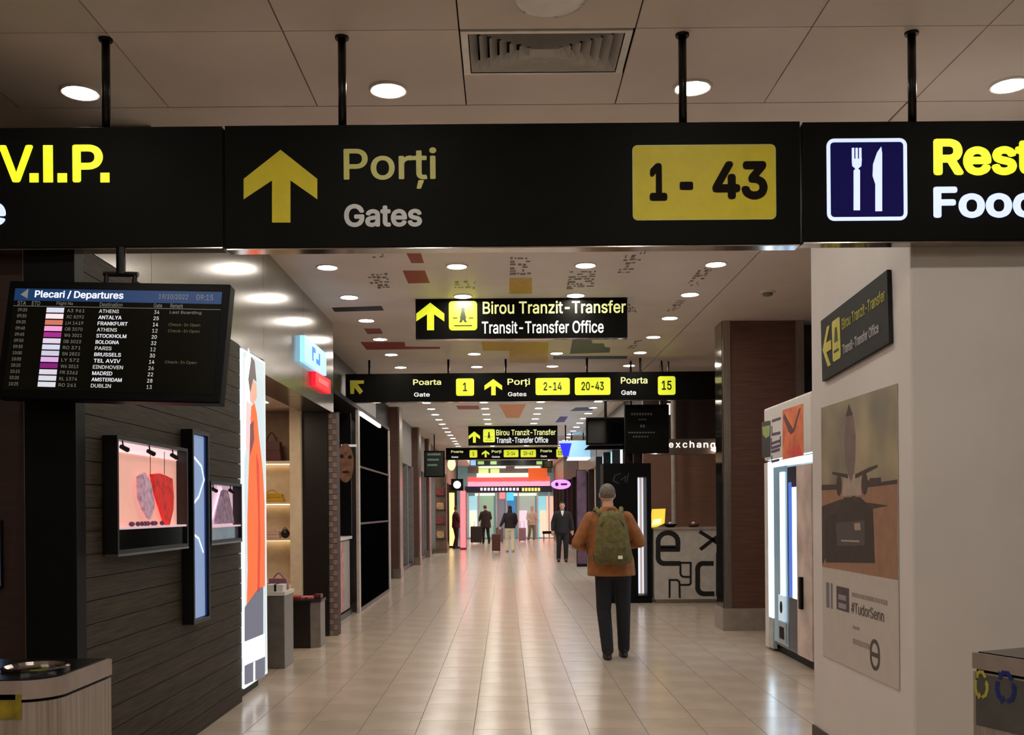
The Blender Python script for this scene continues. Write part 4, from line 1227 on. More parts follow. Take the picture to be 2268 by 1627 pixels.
glyph('letter_x', [([(860, 410), (1050, 530), (1240, 660)], .75), ([(870, 670), (1050, 530), (1240, 400)], .75)])
glyph('letter_c', [([(1040, 900), (900, 900)] + arc(900, 990, 85, 90, -90, -180, 6) + [(815, 1280)] + arc(920, 1280, 105, 95, 180, 90, 6) + [(1050, 1375)], 1.0)])
glyph('letter_g', [([(500, 890), (705, 890), (705, 1200)] + arc(670, 1200, 35, 35, 0, 90, 4) + [(545, 1235)], .42), ([(545, 890), (545, 1050)] + arc(600, 1050, 55, 60, 180, 90, 5) + [(700, 1110)], .42)])
glyph('letter_n', [([(375, 1430), (375, 1160), (480, 1160)] + arc(480, 1215, 50, 55, -90, 0, 5) + [(535, 1430)], .42)])
glyph('letter_h', [([(1120, 745), (1120, 1400)], .5)])
# lit header
t = thing('exchange_sign', fk.p(2.85, 2.4), 'curved grey header with glowing exchange lettering above the counter', 'sign')
a0, b0, a1, b1 = fk.rect(1436, 972, 1660, 1004)
mb = MB()
mb.rrect(fk, a0, b0, a1 + .2, b1, .06, -.25, 0)
mb.build('header_band', mat('header_pewter', rgb(120, 108, 100), 0.35, metal=0.4), t)
mb = MB()
for i, s in enumerate('exchange'):
    x = 1481 + i * 15.4
    dsc = 7 if s == 'g' else 0
    asc = 4 if s == 'h' else 0
    mb.pxtext(fk, s, x, 980 - asc, x + 10.5, 991 + dsc, .004, 0.015)
mb.build('lettering', glow('exchange_letters', 250, 240, 230, 1.2), t)
MB().box(a0 + .2, DK + .08, b1, a0 + .26, DK + .14, HC - .004).build('hanger', M_steel, t)
for px_ in (1450, 1583):
    c = fk.px(px_, 995)
    lp = thing('globe_lamp', fk.p(c[0], c[1], 0.06), 'small glowing globe lamp at the %s end of the exchange header' % ('free' if px_ < 1500 else 'column'), 'lamp')
    MB().ell(fk.p(c[0], c[1], 0.07), .075 if px_ < 1500 else .04, .07, .075 if px_ < 1500 else .04).build('globe', glow('globe_pink', 255, 226, 210, 9.0), lp, smooth=True)
    MB().tube([fk.p(c[0], c[1], -0.01), fk.p(c[0], c[1], 0.03)], .03, 10).build('socket', M_steel, lp)
# goods on the counter
ct = 1.215
zc = fk.rect(1449, 1168, 1640, 1336)[3] + .002
t = thing('counter_card', at_depth(1455, 1164, DK + .2), 'glowing yellow card standing on the exchange counter', 'sign')
f4 = front(DK + .15)
MB().pxpoly(f4, [(1444, 1127), (1474, 1126), (1472, 1158), (1456, 1166), (1439, 1168)], -.02, 0).build('card', glow('card_yellow', 250, 206, 70, 0.9), t)
MB().pxpoly(f4, [(1447, 1150), (1466, 1148), (1462, 1160), (1443, 1163)], 0, .003).build('card_band', glow('card_pale', 255, 240, 190, 0.9), t)
for x, w, lb_ in ((1486, 14, 'small black tray beside the yellow card on the counter'), (1537, 12, 'low brown tray on the exchange counter before the brown wall')):
    c = f4.px(x, 1163)
    tr = thing('tray', f4.p(c[0], zc), lb_, 'tray')
    m = M_black if x < 1500 else mat('tray_brown', rgb(96, 60, 44), 0.4)
    MB().lathe((c[0], DK + .2, zc), [(.06, 0), (.10, .03), (.105, .05), (.09, .045)], 16).build('dish', m, tr)
    MB().lathe((c[0], DK + .2, zc + .04), [(.03, 0), (.035, .03), (.01, .045)], 12).build('stamp', M_trim, tr)

# vertical rail
t = thing('rail_post', (2.66, 16.4, 0), 'thin pale vertical rail rising behind the exchange counter', 'post')
p = at_depth(1492, 1000, 17.2)
MB().tube([(p.x, 17.2, 0), (p.x, 17.2, HC)], .045, 12).build('tube', mat('rail_pale', rgb(190, 176, 166), 0.35), t)
MB().lathe((p.x, 17.2, 0), [(.09, 0), (.09, .02), (.05, .03)], 14).build('foot', M_steel, t)
p = at_depth(1478, 900, 15.5)
t = thing('strip_lamp', (p.x, p.y, 2.6), 'small vertical white tube lamp beside the black hanging board', 'lamp')
MB().tube([at_depth(1481, 893, 15.5), at_depth(1481, 918, 15.5)], .028, 10).build('tube', glow('strip_white', 240, 236, 230, 1.0), t)
MB().tube([(at_depth(1481, 893, 15.5).x, 15.5, at_depth(1481, 893, 15.5).z), (at_depth(1481, 893, 15.5).x, 15.5, HC)], .012, 8).build('hanger', M_blackm, t)

# black stand with a lit slot
fe = front(DK + .1)
a0, b0, a1, b1 = fe.rect(1336, 1026, 1444, 1336)
t = thing('black_booth', ((a0 + a1) / 2, DK + .3, 0), 'tall black booth end with a bright white slot beside the counter', 'booth')
sa0, sb0, sa1, sb1 = fe.rect(1412, 1056, 1434, 1318)
mb = MB()
mb.fbox(fe, a0, 0, sa0, b1, -.5, 0)
mb.fbox(fe, sa1, 0, a1, b1, -.5, 0)
mb.fbox(fe, sa0, sb1, sa1, b1, -.5, 0)
mb.fbox(fe, sa0, 0, sa1, sb0, -.5, 0)
mb.build('shell', M_black, t)
MB().fbox(fe, sa0, sb0, sa1, sb1, -.45, -.40).build('lit_back', glow('slot_white', 222, 232, 246, 0.9), t)
MB().fbox(fe, sa0 + .08, sb0, sa1 - .03, sb1, -.40, -.36).build('lit_stripe', glow('slot_rose', 216, 192, 186, 0.6), t)
mb = MB()
for pts in ([(1374, 1048), (1362, 1052), (1358, 1064), (1370, 1070)], [(1376, 1062), (1386, 1054), (1384, 1066)], [(1392, 1048), (1388, 1068)]):
    mb.stroke(fe, [fe.px(*p) for p in pts], .015, 0, .002)
mb.build('script_mark', mat('script_grey', rgb(70, 62, 60), 0.4), t)
MB().box(a0 - .02, DK + .05, 0, a1, DK + .65, .06).build('base', M_black, t)
# hanging boards above it
t = thing('hanging_board', at_depth(1432, 1000, 15.4), 'black hanging board with faint lettering above the exchange stand', 'sign')
fh = front(15.4)
a0, b0, a1, b1 = fh.rect(1384, 896, 1482, 1003)
MB().fbox(fh, a0, b0, a1, b1, -.08, 0).build('panel', M_sign, t)
mb = MB()
for x0, x1, y0, y1 in ((1398, 1448, 914, 919), (1415, 1436, 927, 930), (1418, 1430, 940, 946), (1392, 1455, 956, 959), (1402, 1440, 965, 968)):
    mb = MB()
    n = int((x1 - x0) / 6)
    for k in range(n):
        mb.pxbox(fh, x0 + k * 6, y0, x0 + k * 6 + 4, y1, 0, .003)
    mb.build('faint_lettering', mat('faint_print', rgb(84, 82, 80), 0.5), t)
for a in (a0 + .1, a1 - .1):
    MB().tube([fh.p(a, b1, -.04), fh.p(a, HC, -.04)], .015, 8).build('hanger', M_blackm, t)
t = thing('back_to_back_monitor', at_depth(1342, 988, 17.0), 'black hanging monitor pair left of the faint lettered board', 'monitor')
fg = front(17.0)
a0, b0, a1, b1 = fg.rect(1298, 924, 1386, 984)
MB().fbox(fg, a0, b0, a1, b1, -.1, 0).build('housing', M_black, t, bevel=0.01)
MB().fbox(fg, a0 + .03, b0 + .03, a1 - .03, b1 - .03, 0, .003).build('screen', mat('screen_off', rgb(5, 5, 6), 0.12, noise=0), t)
MB().poly(fg, [(a0 - .02, b0 - .07), (a1, b0 - .07), (a1, b0), (a0 + .06, b0)], -.3, -.12).build('second_housing', M_black, t)
MB().tube([fg.p((a0 + a1) / 2, b1, -.06), fg.p((a0 + a1) / 2, HC, -.06)], .025, 8).build('pole', M_blackm, t)
# ------------------------------------------------------------------ far end of the concourse
DE = 52.0
fz = front(DE)
struct(MB().box(X_L, DE + .6, 0, X_R, DE + .8, HC).build('wall_end', mat('end_wall', rgb(120, 128, 130), 0.6), loc=(0, DE, 0)))
t = thing('far_shopfront', (0, DE, 0), 'bright red banded shop front closing the far end of the concourse', 'shopfront')
def Z(nm, x0, y0, x1, y1, m, n0=0.0, n1=0.05):
    return MB().pxbox(fz, x0, y0, x1, y1, n0, n1).build(nm, m, t)
Z('back_wall', 1010, 1033, 1240, 1191, glow('end_teal', 112, 150, 150, 0.35), -.4, -.3)
Z('upper_band', 1036, 1033, 1222, 1046, mat('end_grey_band', rgb(120, 126, 138), 0.5), -.2, 0)
Z('light_bar', 1060, 1033, 1120, 1036, glow('end_tube', 236, 248, 214, 1.6))
Z('light_bar', 1140, 1033, 1197, 1036, glow('end_tube', 236, 248, 214, 1.6))
Z('lime_board', 1060, 1038, 1082, 1048, glow('end_lime', 200, 226, 140, 0.9))
Z('lime_board', 1086, 1038, 1106, 1048, glow('end_lime', 200, 226, 140, 0.9))
Z('orange_board', 1170, 1036, 1212, 1062, glow('end_orange', 206, 92, 40, 0.8), 0.05, .09)
Z('cream_light_band', 1056, 1048, 1170, 1056, glow('end_cream', 255, 232, 190, 1.5), 0, .08)
Z('red_band', 1036, 1056, 1218, 1066, glow('end_red', 232, 84, 84, 1.0), -.1, .04)
Z('pink_band', 1036, 1066, 1218, 1077, glow('end_pink', 250, 150, 176, 1.1), -.1, .04)
Z('navy_band', 1030, 1077, 1224, 1089, mat('end_navy', rgb(22, 26, 60), 0.4), -.1, .05)
mb = MB()
for k in range(11):
    mb.pxbox(fz, 1064 + k * 8, 1080, 1069 + k * 8, 1086, .05, .06)
mb.build('white_letter_blocks', glow('end_white', 236, 232, 255, 1.1), t)
mb = MB()
for k in range(6):
    mb.pxbox(fz, 1156 + k * 7, 1080, 1161 + k * 7, 1087, .05, .06)
mb.build('yellow_letter_blocks', glow('end_yellow', 250, 226, 110, 1.1), t)
for x0, x1 in ((1052, 1096), (1136, 1190)):
    Z('door_head_light', x0, 1092, x1, 1097, glow('end_head', 236, 244, 190, 1.4), -.1, -.02)
for x0, x1, c in ((1038, 1058, (150, 200, 216)), (1062, 1094, (128, 160, 140)), (1104, 1118, (110, 110, 120)), (1124, 1142, (60, 120, 170)), (1150, 1186, (140, 156, 150)), (1192, 1210, (130, 200, 214)), (1210, 1228, (240, 200, 180))):
    Z('display_bay', x0, 1098, x1, 1190, glow('end_bay_%d' % x0, *c, 0.75), -.28, -.2)
for x in (1034, 1059, 1098, 1120, 1146, 1188, 1214):
    Z('mullion', x, 1089, x + 4, 1191, mat('end_mullion', rgb(190, 186, 196), 0.4), -.2, .02)
Z('pink_disc_board', 1106, 1090, 1119, 1104, glow('end_coral', 246, 120, 120, 1.1), .0, .06)
Z('cyan_board', 1122, 1090, 1138, 1108, glow('end_cyan', 70, 176, 214, 1.1), .0, .06)
for x0, x1, c in ((1040, 1056, (240, 226, 206)), (1196, 1210, (240, 204, 180)), (1150, 1168, (206, 196, 214))):
    Z('lower_display', x0, 1130, x1, 1188, glow('end_low_%d' % x0, *c, 0.8), -.2, -.1)

t = thing('hanging_sign', at_depth(1120, 1030, 44), 'small far hanging direction board before the red banded shop front', 'sign')
f5 = front(44.0)
a0, b0, a1, b1 = f5.rect(1040, 1019, 1212, 1030)
MB().fbox(f5, a0, b0, a1, b1, -.1, 0).build('casing', mat('far_sign_green', rgb(16, 40, 40), 0.4), t)
MB().pxbox(f5, 1042, 1019, 1054, 1030, 0, .01).build('blue_plate', glow('far_plate_blue', 130, 180, 230, 0.8), t)
for x in (1058, 1086, 1188):
    MB().pxbox(f5, x, 1021, x + 14, 1028, 0, .01).build('green_plate', glow('far_plate_green', 150, 200, 120, 0.7), t)
for a in (a0 + .3, a1 - .3):
    MB().tube([f5.p(a, b1, -.05), f5.p(a, HC, -.05)], .02, 6).build('hanger', M_blackm, t)
t = thing('far_monitor', at_depth(1210, 1040, 42), 'small far black hanging monitor by the red banded shop front', 'monitor')
f6 = front(42.0)
a0, b0, a1, b1 = f6.rect(1201, 1020, 1224, 1036)
MB().fbox(f6, a0, b0, a1, b1, -.1, 0).build('housing', M_black, t)
MB().fbox(f6, a0 + .03, b0 + .03, a1 - .03, b1 - .03, 0, .004).build('screen', MATS['screen_off'], t)
MB().tube([f6.p((a0 + a1) / 2, b1, -.05), f6.p((a0 + a1) / 2, HC, -.05)], .02, 6).build('pole', M_blackm, t)

# ------------------------------------------------------------------ shop units along both sides
def unit(side, y0, y1, label, head, lit, frame, ztop=2.7, es=0.6, bays=3):
    X = 2.55 * side
    fr = leftside(X) if side < 0 else rightside(X)
    sg = 1 if side < 0 else -1
    t = thing('shop_unit', (X, (y0 + y1) / 2, 0), label, 'shopfront')
    A, B = sorted((sg * y0, sg * y1))
    MB().fbox(fr, A, ztop, B, HC - .004, -.5, 0.0).build('header', head, t)
    MB().fbox(fr, A, 0, B, .12, -.3, 0.02).build('plinth', M_blackm, t)
    w = (B - A) / bays
    for k in range(bays):
        MB().fbox(fr, A + k * w + .06, .12, A + (k + 1) * w - .06, ztop, -.2, -.15).build('lit_bay', lit[k % len(lit)], t)
    for k in range(bays + 1):
        MB().fbox(fr, A + k * w - .06, 0, A + k * w + .06, ztop, -.2, .03).build('mullion', frame, t)
    return t
def gl(n, r, g_, b, s):
    return glow(n, r, g_, b, s)
D1 = mat('unit_dark', rgb(36, 28, 26), 0.5, spec=.1)
D2 = mat('unit_brown', rgb(110, 84, 70), 0.4)
D3 = mat('unit_pale', rgb(126, 122, 120), 0.5, spec=.2)
unit(-1, 19.1, 21.8, 'dark brown shop unit between the black shop and the first far column', D1, [D1, mat('unit_olive', rgb(70, 62, 46), 0.4)], D3, bays=2)
unit(-1, 22.8, 27.2, 'dark grey shop unit between the two brown columns', D3, [D1, mat('unit_slate', rgb(70, 70, 78), 0.3)], D3)
unit(-1, 28.2, 31.6, 'grey shop unit with bluish bays after the second brown column', D3, [gl('unit_bluegrey', 96, 104, 120, 0.5), D1], D3)
unit(-1, 32.6, 37.0, 'pale aqua lit shop unit behind the dark hanging board', D2, [gl('unit_aqua', 196, 232, 226, 1.1), gl('unit_white', 230, 240, 240, 1.2)], D3)
unit(-1, 37.2, 44.0, 'brown shop unit with warm lit bays near the red pillar', D2, [D1, gl('unit_warm', 240, 206, 150, 1.0), gl('unit_red', 180, 50, 50, 0.6)], D1)
unit(-1, 44.2, 51.9, 'far left shop unit with cream and rose bays', D2, [gl('unit_cream', 240, 214, 180, 1.0), gl('unit_rose', 226, 120, 120, 0.9)], D1)
unit(1, 18.0, 21.0, 'dark shop unit hidden behind the black booth', D1, [D1], D1, bays=2)
unit(1, 21.2, 27.5, 'white glowing shop unit beyond the black booth', D3, [gl('unit_white2', 224, 240, 244, 1.5), gl('unit_aqua2', 170, 214, 224, 1.2)], M_black, ztop=2.95)
unit(1, 27.7, 34.5, 'brown and rose shop unit right of the man in dark suit', D2, [D1, gl('unit_mauve', 150, 110, 130, 0.7), gl('unit_skin', 226, 190, 170, 0.8)], D1)
unit(1, 34.7, 43.0, 'blue and pink lit shop unit below the purple oval sign', D1, [gl('unit_blue', 60, 130, 200, 1.0), gl('unit_pink', 236, 130, 160, 1.0), D1], D1)
unit(1, 43.2, 51.9, 'far right shop unit with peach lit bays', D2, [gl('unit_peach', 250, 200, 176, 1.0), gl('unit_pink2', 230, 150, 170, 0.9)], D1)

def panel_thing(name, label, cat, d, box, body, face, edge=2.0, depth=.12, to_floor=False, to_ceiling=False):
    fr = front(d)
    a0, b0, a1, b1 = fr.rect(*box)
    t = thing(name, fr.p((a0 + a1) / 2, 0 if to_floor else b0), label, cat)
    if to_floor:
        b0 = 0.0
    MB().fbox(fr, a0, b0, a1, b1, -depth, 0).build('body', body, t, bevel=0.01)
    e = (a1 - a0) * 0.06
    MB().fbox(fr, a0 + e, b0 + e + (.06 if to_floor else 0), a1 - e, b1 - e, 0, .01).build('face', face, t)
    if to_ceiling:
        MB().tube([fr.p((a0 + a1) / 2, b1, -depth / 2), fr.p((a0 + a1) / 2, HC, -depth / 2)], .02, 8).build('hanger', M_blackm, t)
    return t, fr, (a0, b0, a1, b1)
t, fr, r = panel_thing('hanging_board', 'dark green hanging board on the left near the pale aqua shop', 'sign', 30.0, (939, 998, 985, 1056), M_sign, mat('board_green', rgb(20, 34, 26), 0.4), to_ceiling=True)
mb = MB()
for k in range(3):
    mb.fbox(fr, r[0] + .1, r[3] - .14 - k * .16, r[2] - .12 - .05 * k, r[3] - .08 - k * .16, .01, .014)
mb.build('faint_lettering', mat('board_grey', rgb(110, 130, 120), 0.4, emit=0.1), t)
panel_thing('lit_pillar', 'glowing pinkish red pillar standing by the far left shops', 'pillar', 38.0, (1018, 1086, 1033, 1216), mat('pillar_red', rgb(150, 40, 50), 0.4), glow('pillar_pink', 246, 120, 128, 1.2), depth=.3, to_floor=True)
panel_thing('lit_pillar', 'glowing warm yellow pillar left of the pinkish red one', 'pillar', 40.0, (994, 1090, 1008, 1212), D1, glow('pillar_yellow', 250, 214, 140, 1.3), depth=.3, to_floor=True)
t, fr, r = panel_thing('product_stand', 'dark brown product stand with red goods before the yellow pillar', 'stand', 35.0, (962, 1050, 990, 1222), D2, mat('stand_brown', rgb(92, 66, 48), 0.5, noise=0.3, nscale=3), depth=.4, to_floor=True)
for k in range(4):
    z = .5 + k * .5
    MB().fbox(fr, r[0] + .05, z, r[2] - .05, z + .03, .01, .1).build('shelf', D1, t)
    MB().fbox(fr, r[0] + .08, z + .03, r[2] - .1, z + .28, .01, .07).build('goods', mat('goods_%d' % (k % 2), rgb(120, 40, 36) if k % 2 else rgb(150, 116, 80), 0.5, noise=0.3, nscale=9), t)
t, fr, r = panel_thing('round_mark_sign', 'black square sign with a white round mark above the lit pillars', 'sign', 38.5, (999, 1060, 1026, 1086), M_black, M_black, to_ceiling=True)
MB().disc(fr, (r[0] + r[2]) / 2, (r[1] + r[3]) / 2, .15, .15, .01, .03, 16).build('white_mark', glow('mark_white', 240, 230, 240, 1.2), t)
c = at_depth(1000, 1028, 39)
t = thing('oval_lamp', c, 'cream oval lamp hanging above the black round mark sign', 'lamp')
MB().ell(c, .16, .12, .24).build('shade', glow('oval_cream', 246, 232, 176, 1.2), t, smooth=True)
MB().tube([c + Vector((0, 0, .23)), Vector((c.x, c.y, HC))], .015, 8).build('cord', M_blackm, t)
# right hand extras
f7 = front(27.0)
t = thing('blue_wedge_sign', f7.p(*f7.px(1253, 1010)), 'glowing deep blue wedge shaped sign hanging right of the small transit sign', 'sign')
MB().pxpoly(f7, [(1240, 981), (1266, 981), (1259, 1010), (1248, 1010)], -.12, 0).build('wedge', glow('wedge_blue', 20, 30, 230, 1.1), t)
MB().pxbox(f7, 1238, 976, 1268, 981, -.13, .01).build('top_cap', glow('wedge_pale', 150, 180, 250, 1.0), t)
c = f7.px(1253, 976)
MB().tube([f7.p(c[0], c[1], -.06), f7.p(c[0], HC, -.06)], .02, 8).build('hanger', M_blackm, t)
f8 = front(40.0)
t = thing('oval_neon_sign', f8.p(*f8.px(1242, 1086)), 'purple glowing oval sign projecting from the right hand shops', 'sign')
c = f8.px(1242, 1072)
MB().disc(f8, c[0], c[1], .42, .22, -.1, 0, 28).build('body', mat('neon_body', rgb(60, 30, 70), 0.4), t)
MB().disc(f8, c[0], c[1], .40, .20, 0, .01, 28).build('lit_face', glow('neon_purple', 196, 140, 240, 1.2), t)
MB().disc(f8, c[0] - .16, c[1], .07, .08, .01, .02, 14).fbox(f8, c[0], c[1] - .04, c[0] + .26, c[1] + .04, .01, .018).build('dark_mark', mat('neon_mark', rgb(60, 20, 90), 0.4), t)
MB().fbox(f8, c[0] + .40, c[1] - .03, 2.56, c[1] + .03, -.08, -.02).build('bracket', M_blackm, t)
panel_thing('wall_banner', 'dark upright banner stand beside the white glowing shop unit', 'banner', 26.0, (1276, 1040, 1300, 1140), D1, mat('banner_plum', rgb(96, 62, 84), 0.5, noise=0.3, nscale=3), depth=.1, to_floor=True)
fa = front(29.5)
a0, b0, a1, b1 = fa.rect(1262, 975, 1300, 1012)
t = thing('shop_glow_box', fa.p((a0 + a1) / 2, b0), 'pale blue box standing in for the glow inside a shop, right of the blue wedge sign', 'glow box')  # glow from inside a shop, built as an emitting hung box
MB().fbox(fa, a0, b0, a1 + .1, b1, -1.2, 0).build('body', glow('shop_glow_blue', 140, 190, 220, 0.8), t)
MB().fbox(fa, a0 - .02, b0 - .04, a1 + .1, b0, -1.2, .02).build('white_rim', glow('shop_glow_white', 230, 244, 250, 1.2), t)
for a in (a0 + .08, a1 - .08):
    MB().tube([fa.p(a, b1, -.3), fa.p(a, HC, -.3)], .02, 8).build('hanger', M_blackm, t)
t = thing('bench', at_height(1218, 1196, 0), 'dark low bench before the far peach lit shop', 'bench')
c = WL[t.name]
MB().box(c.x - .36, c.y - .2, .32, c.x + .3, c.y + .2, .45).build('seat', M_black, t, bevel=0.01)
for sx in (-.3, .24):
    for sy in (-.15, .15):
        MB().box(c.x + sx - .025, c.y + sy - .025, 0, c.x + sx + .025, c.y + sy + .025, .32).build('leg', M_steel, t)

# ------------------------------------------------------------------ litter bins
def litter_bin(loc, rot, label, side):
    t = thing('litter_bin', loc, label, 'bin')
    R = Matrix.Rotation(rot, 3, 'Z')
    L = Vector(loc)
    def outline(gr):
        w, d, r = .30 + gr, .46, .11
        pts = [(w, d + gr), (-w, d + gr)]
        for cx, t0 in ((-w + r, 180), (w - r, 270)):
            for i in range(9):
                a = math.radians(t0 + 90 * i / 8)
                pts.append((cx + r * math.cos(a), -gr + r + r * math.sin(a)))
        return pts
    def wall(nm, gr, z0, z1, m, cap=True):
        pts = [L + R @ Vector((x, y, 0)) for x, y in outline(gr)]
        k = len(pts)
        vs = [(p.x, p.y, z) for z in (z0, z1) for p in pts]
        fs = [(i, (i + 1) % k, k + (i + 1) % k, k + i) for i in range(k)]
        fs += [tuple(range(k, 2 * k)), tuple(reversed(range(k)))]
        return MB().add(vs, fs).build(nm, m, t)
    M_bin = mat('bin_steel', rgb(158, 146, 136), 0.35, metal=0.3, noise=0.12, nscale=6, stretch=(16, 16, .5))
    wall('foot', -.01, 0, .06, M_black)
    wall('body', 0, .06, .925, M_bin)
    wall('shadow_gap', -.008, .925, .935, M_black)
    wall('rim', 0.002, .935, .99, mat('bin_rim', rgb(164, 150, 142), 0.3, metal=.35))
    wall('lid', -.012, .99, .994, mat('bin_lid', rgb(16, 18, 18), 0.2))
    for x in (-.15, .15):
        c = L + R @ Vector((x, .22, .994))
        MB().lathe((c.x, c.y, c.z), [(.10, 0), (.105, .008), (.095, .012), (.085, .002)], 24).build('opening_ring', M_chrome, t)
        MB().lathe((c.x, c.y, c.z + .0005), [(.084, 0), (.084, .001)], 24).build('opening', M_black, t)
    return t, R, L
def recycle(fr, cx, cy, s, m, t, nm, asp=1.0):
    mb = MB()
    for k in range(3):
        a = math.radians(90 + 120 * k)
        P = [(cx + s * asp * math.cos(a + q) * f_, cy + s * math.sin(a + q) * f_) for q, f_ in ((-.75, .92), (-.25, 1.0), (.25, 1.0), (.6, .95))]
        mb.stroke(fr, P, s * .42 * asp, 0.0005, .002)
        e = (cx + s * asp * math.cos(a + 1.0) * .9, cy + s * math.sin(a + 1.0) * .9)
        q = (math.cos(a + .6), math.sin(a + .6))
        mb.poly(fr, [(P[3][0] + q[0] * s * .34 * asp, P[3][1] + q[1] * s * .34), e, (P[3][0] - q[0] * s * .34 * asp, P[3][1] - q[1] * s * .34)], 0.0005, .0024)
    mb.build(nm, m, t)
t, R, L = litter_bin((-1.685, 3.02, 0), 0, 'steel litter bin with a yellow sticker before the dark post', 1)
fr = Frame((0, 3.02, 0))
MB().pxbox(fr, -60, 1538, 48, 1592, 0.0005, .002).build('sticker', mat('sticker_yellow', rgb(140, 122, 30), 0.4, noise=0.3, nscale=14), t)
th = math.radians(24)
lb_ = Vector((1.63, 3.47, 0))
cc = lb_ - Matrix.Rotation(th, 3, 'Z') @ Vector((-.30, .46, 0))
t, R, L = litter_bin((cc.x, cc.y, 0), th, 'steel recycling bin with yellow and blue symbols before the white wall', -1)
fr = Frame(L + R @ Vector((-.301, .46, 0)), R @ Vector((0, -1, 0)))
a0, b0, a1, b1 = fr.rect(2160, 1470, 2300, 1590)
MB().fbox(fr, .012, .74, .345, .92, 0, .0008).build('dark_label', mat('bin_label', rgb(84, 82, 79), 0.5, spec=.2), t)
ca, cb = fr.px(2174, 1516)
recycle(Frame(fr.p(0, 0, .0008), fr.U), ca, cb, .046, mat('recycle_yellow', rgb(178, 172, 70), 0.5), t, 'yellow_symbol', 0.55)
ca, cb = fr.px(2228, 1522)
recycle(Frame(fr.p(0, 0, .0008), fr.U), ca, cb, .050, mat('recycle_blue', rgb(22, 36, 104), 0.5), t, 'blue_symbol', 0.7)
mb = MB()
for k in range(3):
    for j in range(5):
        mb.fbox(fr, .05 + j * .055, .60 - k * .04, .05 + j * .055 + .045, .612 - k * .04, .0003, .001)
mb.build('small_print', mat('bin_print', rgb(96, 78, 70), 0.5), t)
# ------------------------------------------------------------------ people
def fuse(mb, name, m, parent, voxel, smooth_it=4):
    """one continuous surface grown over the limbs"""
    me = mb.mesh(name, WL[parent.name])
    o = bpy.data.objects.new(name, me)
    col.objects.link(o)
    r = o.modifiers.new('r', 'REMESH')
    r.mode = 'VOXEL'
    r.voxel_size = voxel
    s = o.modifiers.new('s', 'SMOOTH')
    s.factor = 0.5
    s.iterations = smooth_it
    bpy.context.view_layer.update()
    me2 = bpy.data.meshes.new_from_object(o.evaluated_get(bpy.context.evaluated_depsgraph_get()))
    o.modifiers.clear()
    o.data = me2
    bpy.data.meshes.remove(me)
    me2.name = name
    me2.materials.clear()
    me2.materials.append(m)
    for p in me2.polygons:
        p.use_smooth = True
    o.parent = parent
    WL[o.name] = WL[parent.name]
    return o

class Body:
    def __init__(s, loc, rot, k):
        s.L, s.R, s.k = Vector(loc), Matrix.Rotation(rot, 3, 'Z'), k
    def p(s, v):
        return s.L + s.R @ (Vector(v) * s.k)
    def loft(s, mb, levels, seg=20):
        vs, fs = [], []
        for z, cx, cy, rx, ry in levels:
            vs += [s.p((cx + rx * math.cos(2 * math.pi * q / seg), cy + ry * math.sin(2 * math.pi * q / seg), z)) for q in range(seg)]
        for i in range(len(levels) - 1):
            for q in range(seg):
                a, b = i * seg + q, i * seg + (q + 1) % seg
                fs.append((a, b, b + seg, a + seg))
        fs += [tuple(reversed(range(seg))), tuple(range(len(vs) - seg, len(vs)))]
        mb.add(vs, fs)
    def limb(s, mb, pts, radii):
        P, Rr = [], []
        for i in range(len(pts) - 1):
            for q in range(4):
                f_ = q / 4
                P.append(Vector(pts[i]) * (1 - f_) + Vector(pts[i + 1]) * f_)
                Rr.append(radii[i] * (1 - f_) + radii[i + 1] * f_)
        P.append(Vector(pts[-1]))
        Rr.append(radii[-1])
        mb.tube([s.p(q) for q in P], [r * s.k for r in Rr], 12)
        for q, r in zip(pts, radii):
            mb.ell(s.p(q), r * s.k, r * s.k, r * s.k, 12, 8)
    def ell(s, mb, c, rx, ry, rz):
        mb.ell(s.p(c), rx * s.k, ry * s.k, rz * s.k, 16, 11, s.R)
    def hand(s, mb, wrist, d, side, fr=.0095):
        """palm, four fingers of different length and a thumb leaving the side of the palm"""
        w, d = Vector(wrist), Vector(d).normalized()
        up = Vector((0, 0, 1)) if abs(d.z) < .8 else Vector((0, 1, 0))
        lat = d.cross(up).normalized()
        nrm = lat.cross(d).normalized()
        palm = [w, w + d * .045, w + d * .085]
        for off in (-.024, -.008, .008, .024):
            s.limb(mb, [q + lat * off for q in palm], [.014, .015, .012])
        for off, ln in ((-.027, .062), (-.009, .074), (.009, .078), (.027, .068)):
            b = w + d * .085 + lat * off
            s.limb(mb, [b, b + d * ln * .45 - nrm * .006, b + d * ln * .75 - nrm * .022, b + d * ln * .85 - nrm * .038], [fr, fr * .95, fr * .9, fr * .8])
        b = w + d * .03 + lat * .032 * side
        s.limb(mb, [b, b + d * .03 + lat * .02 * side, b + d * .06 + lat * .022 * side - nrm * .012], [fr * 1.15, fr * 1.05, fr * .9])

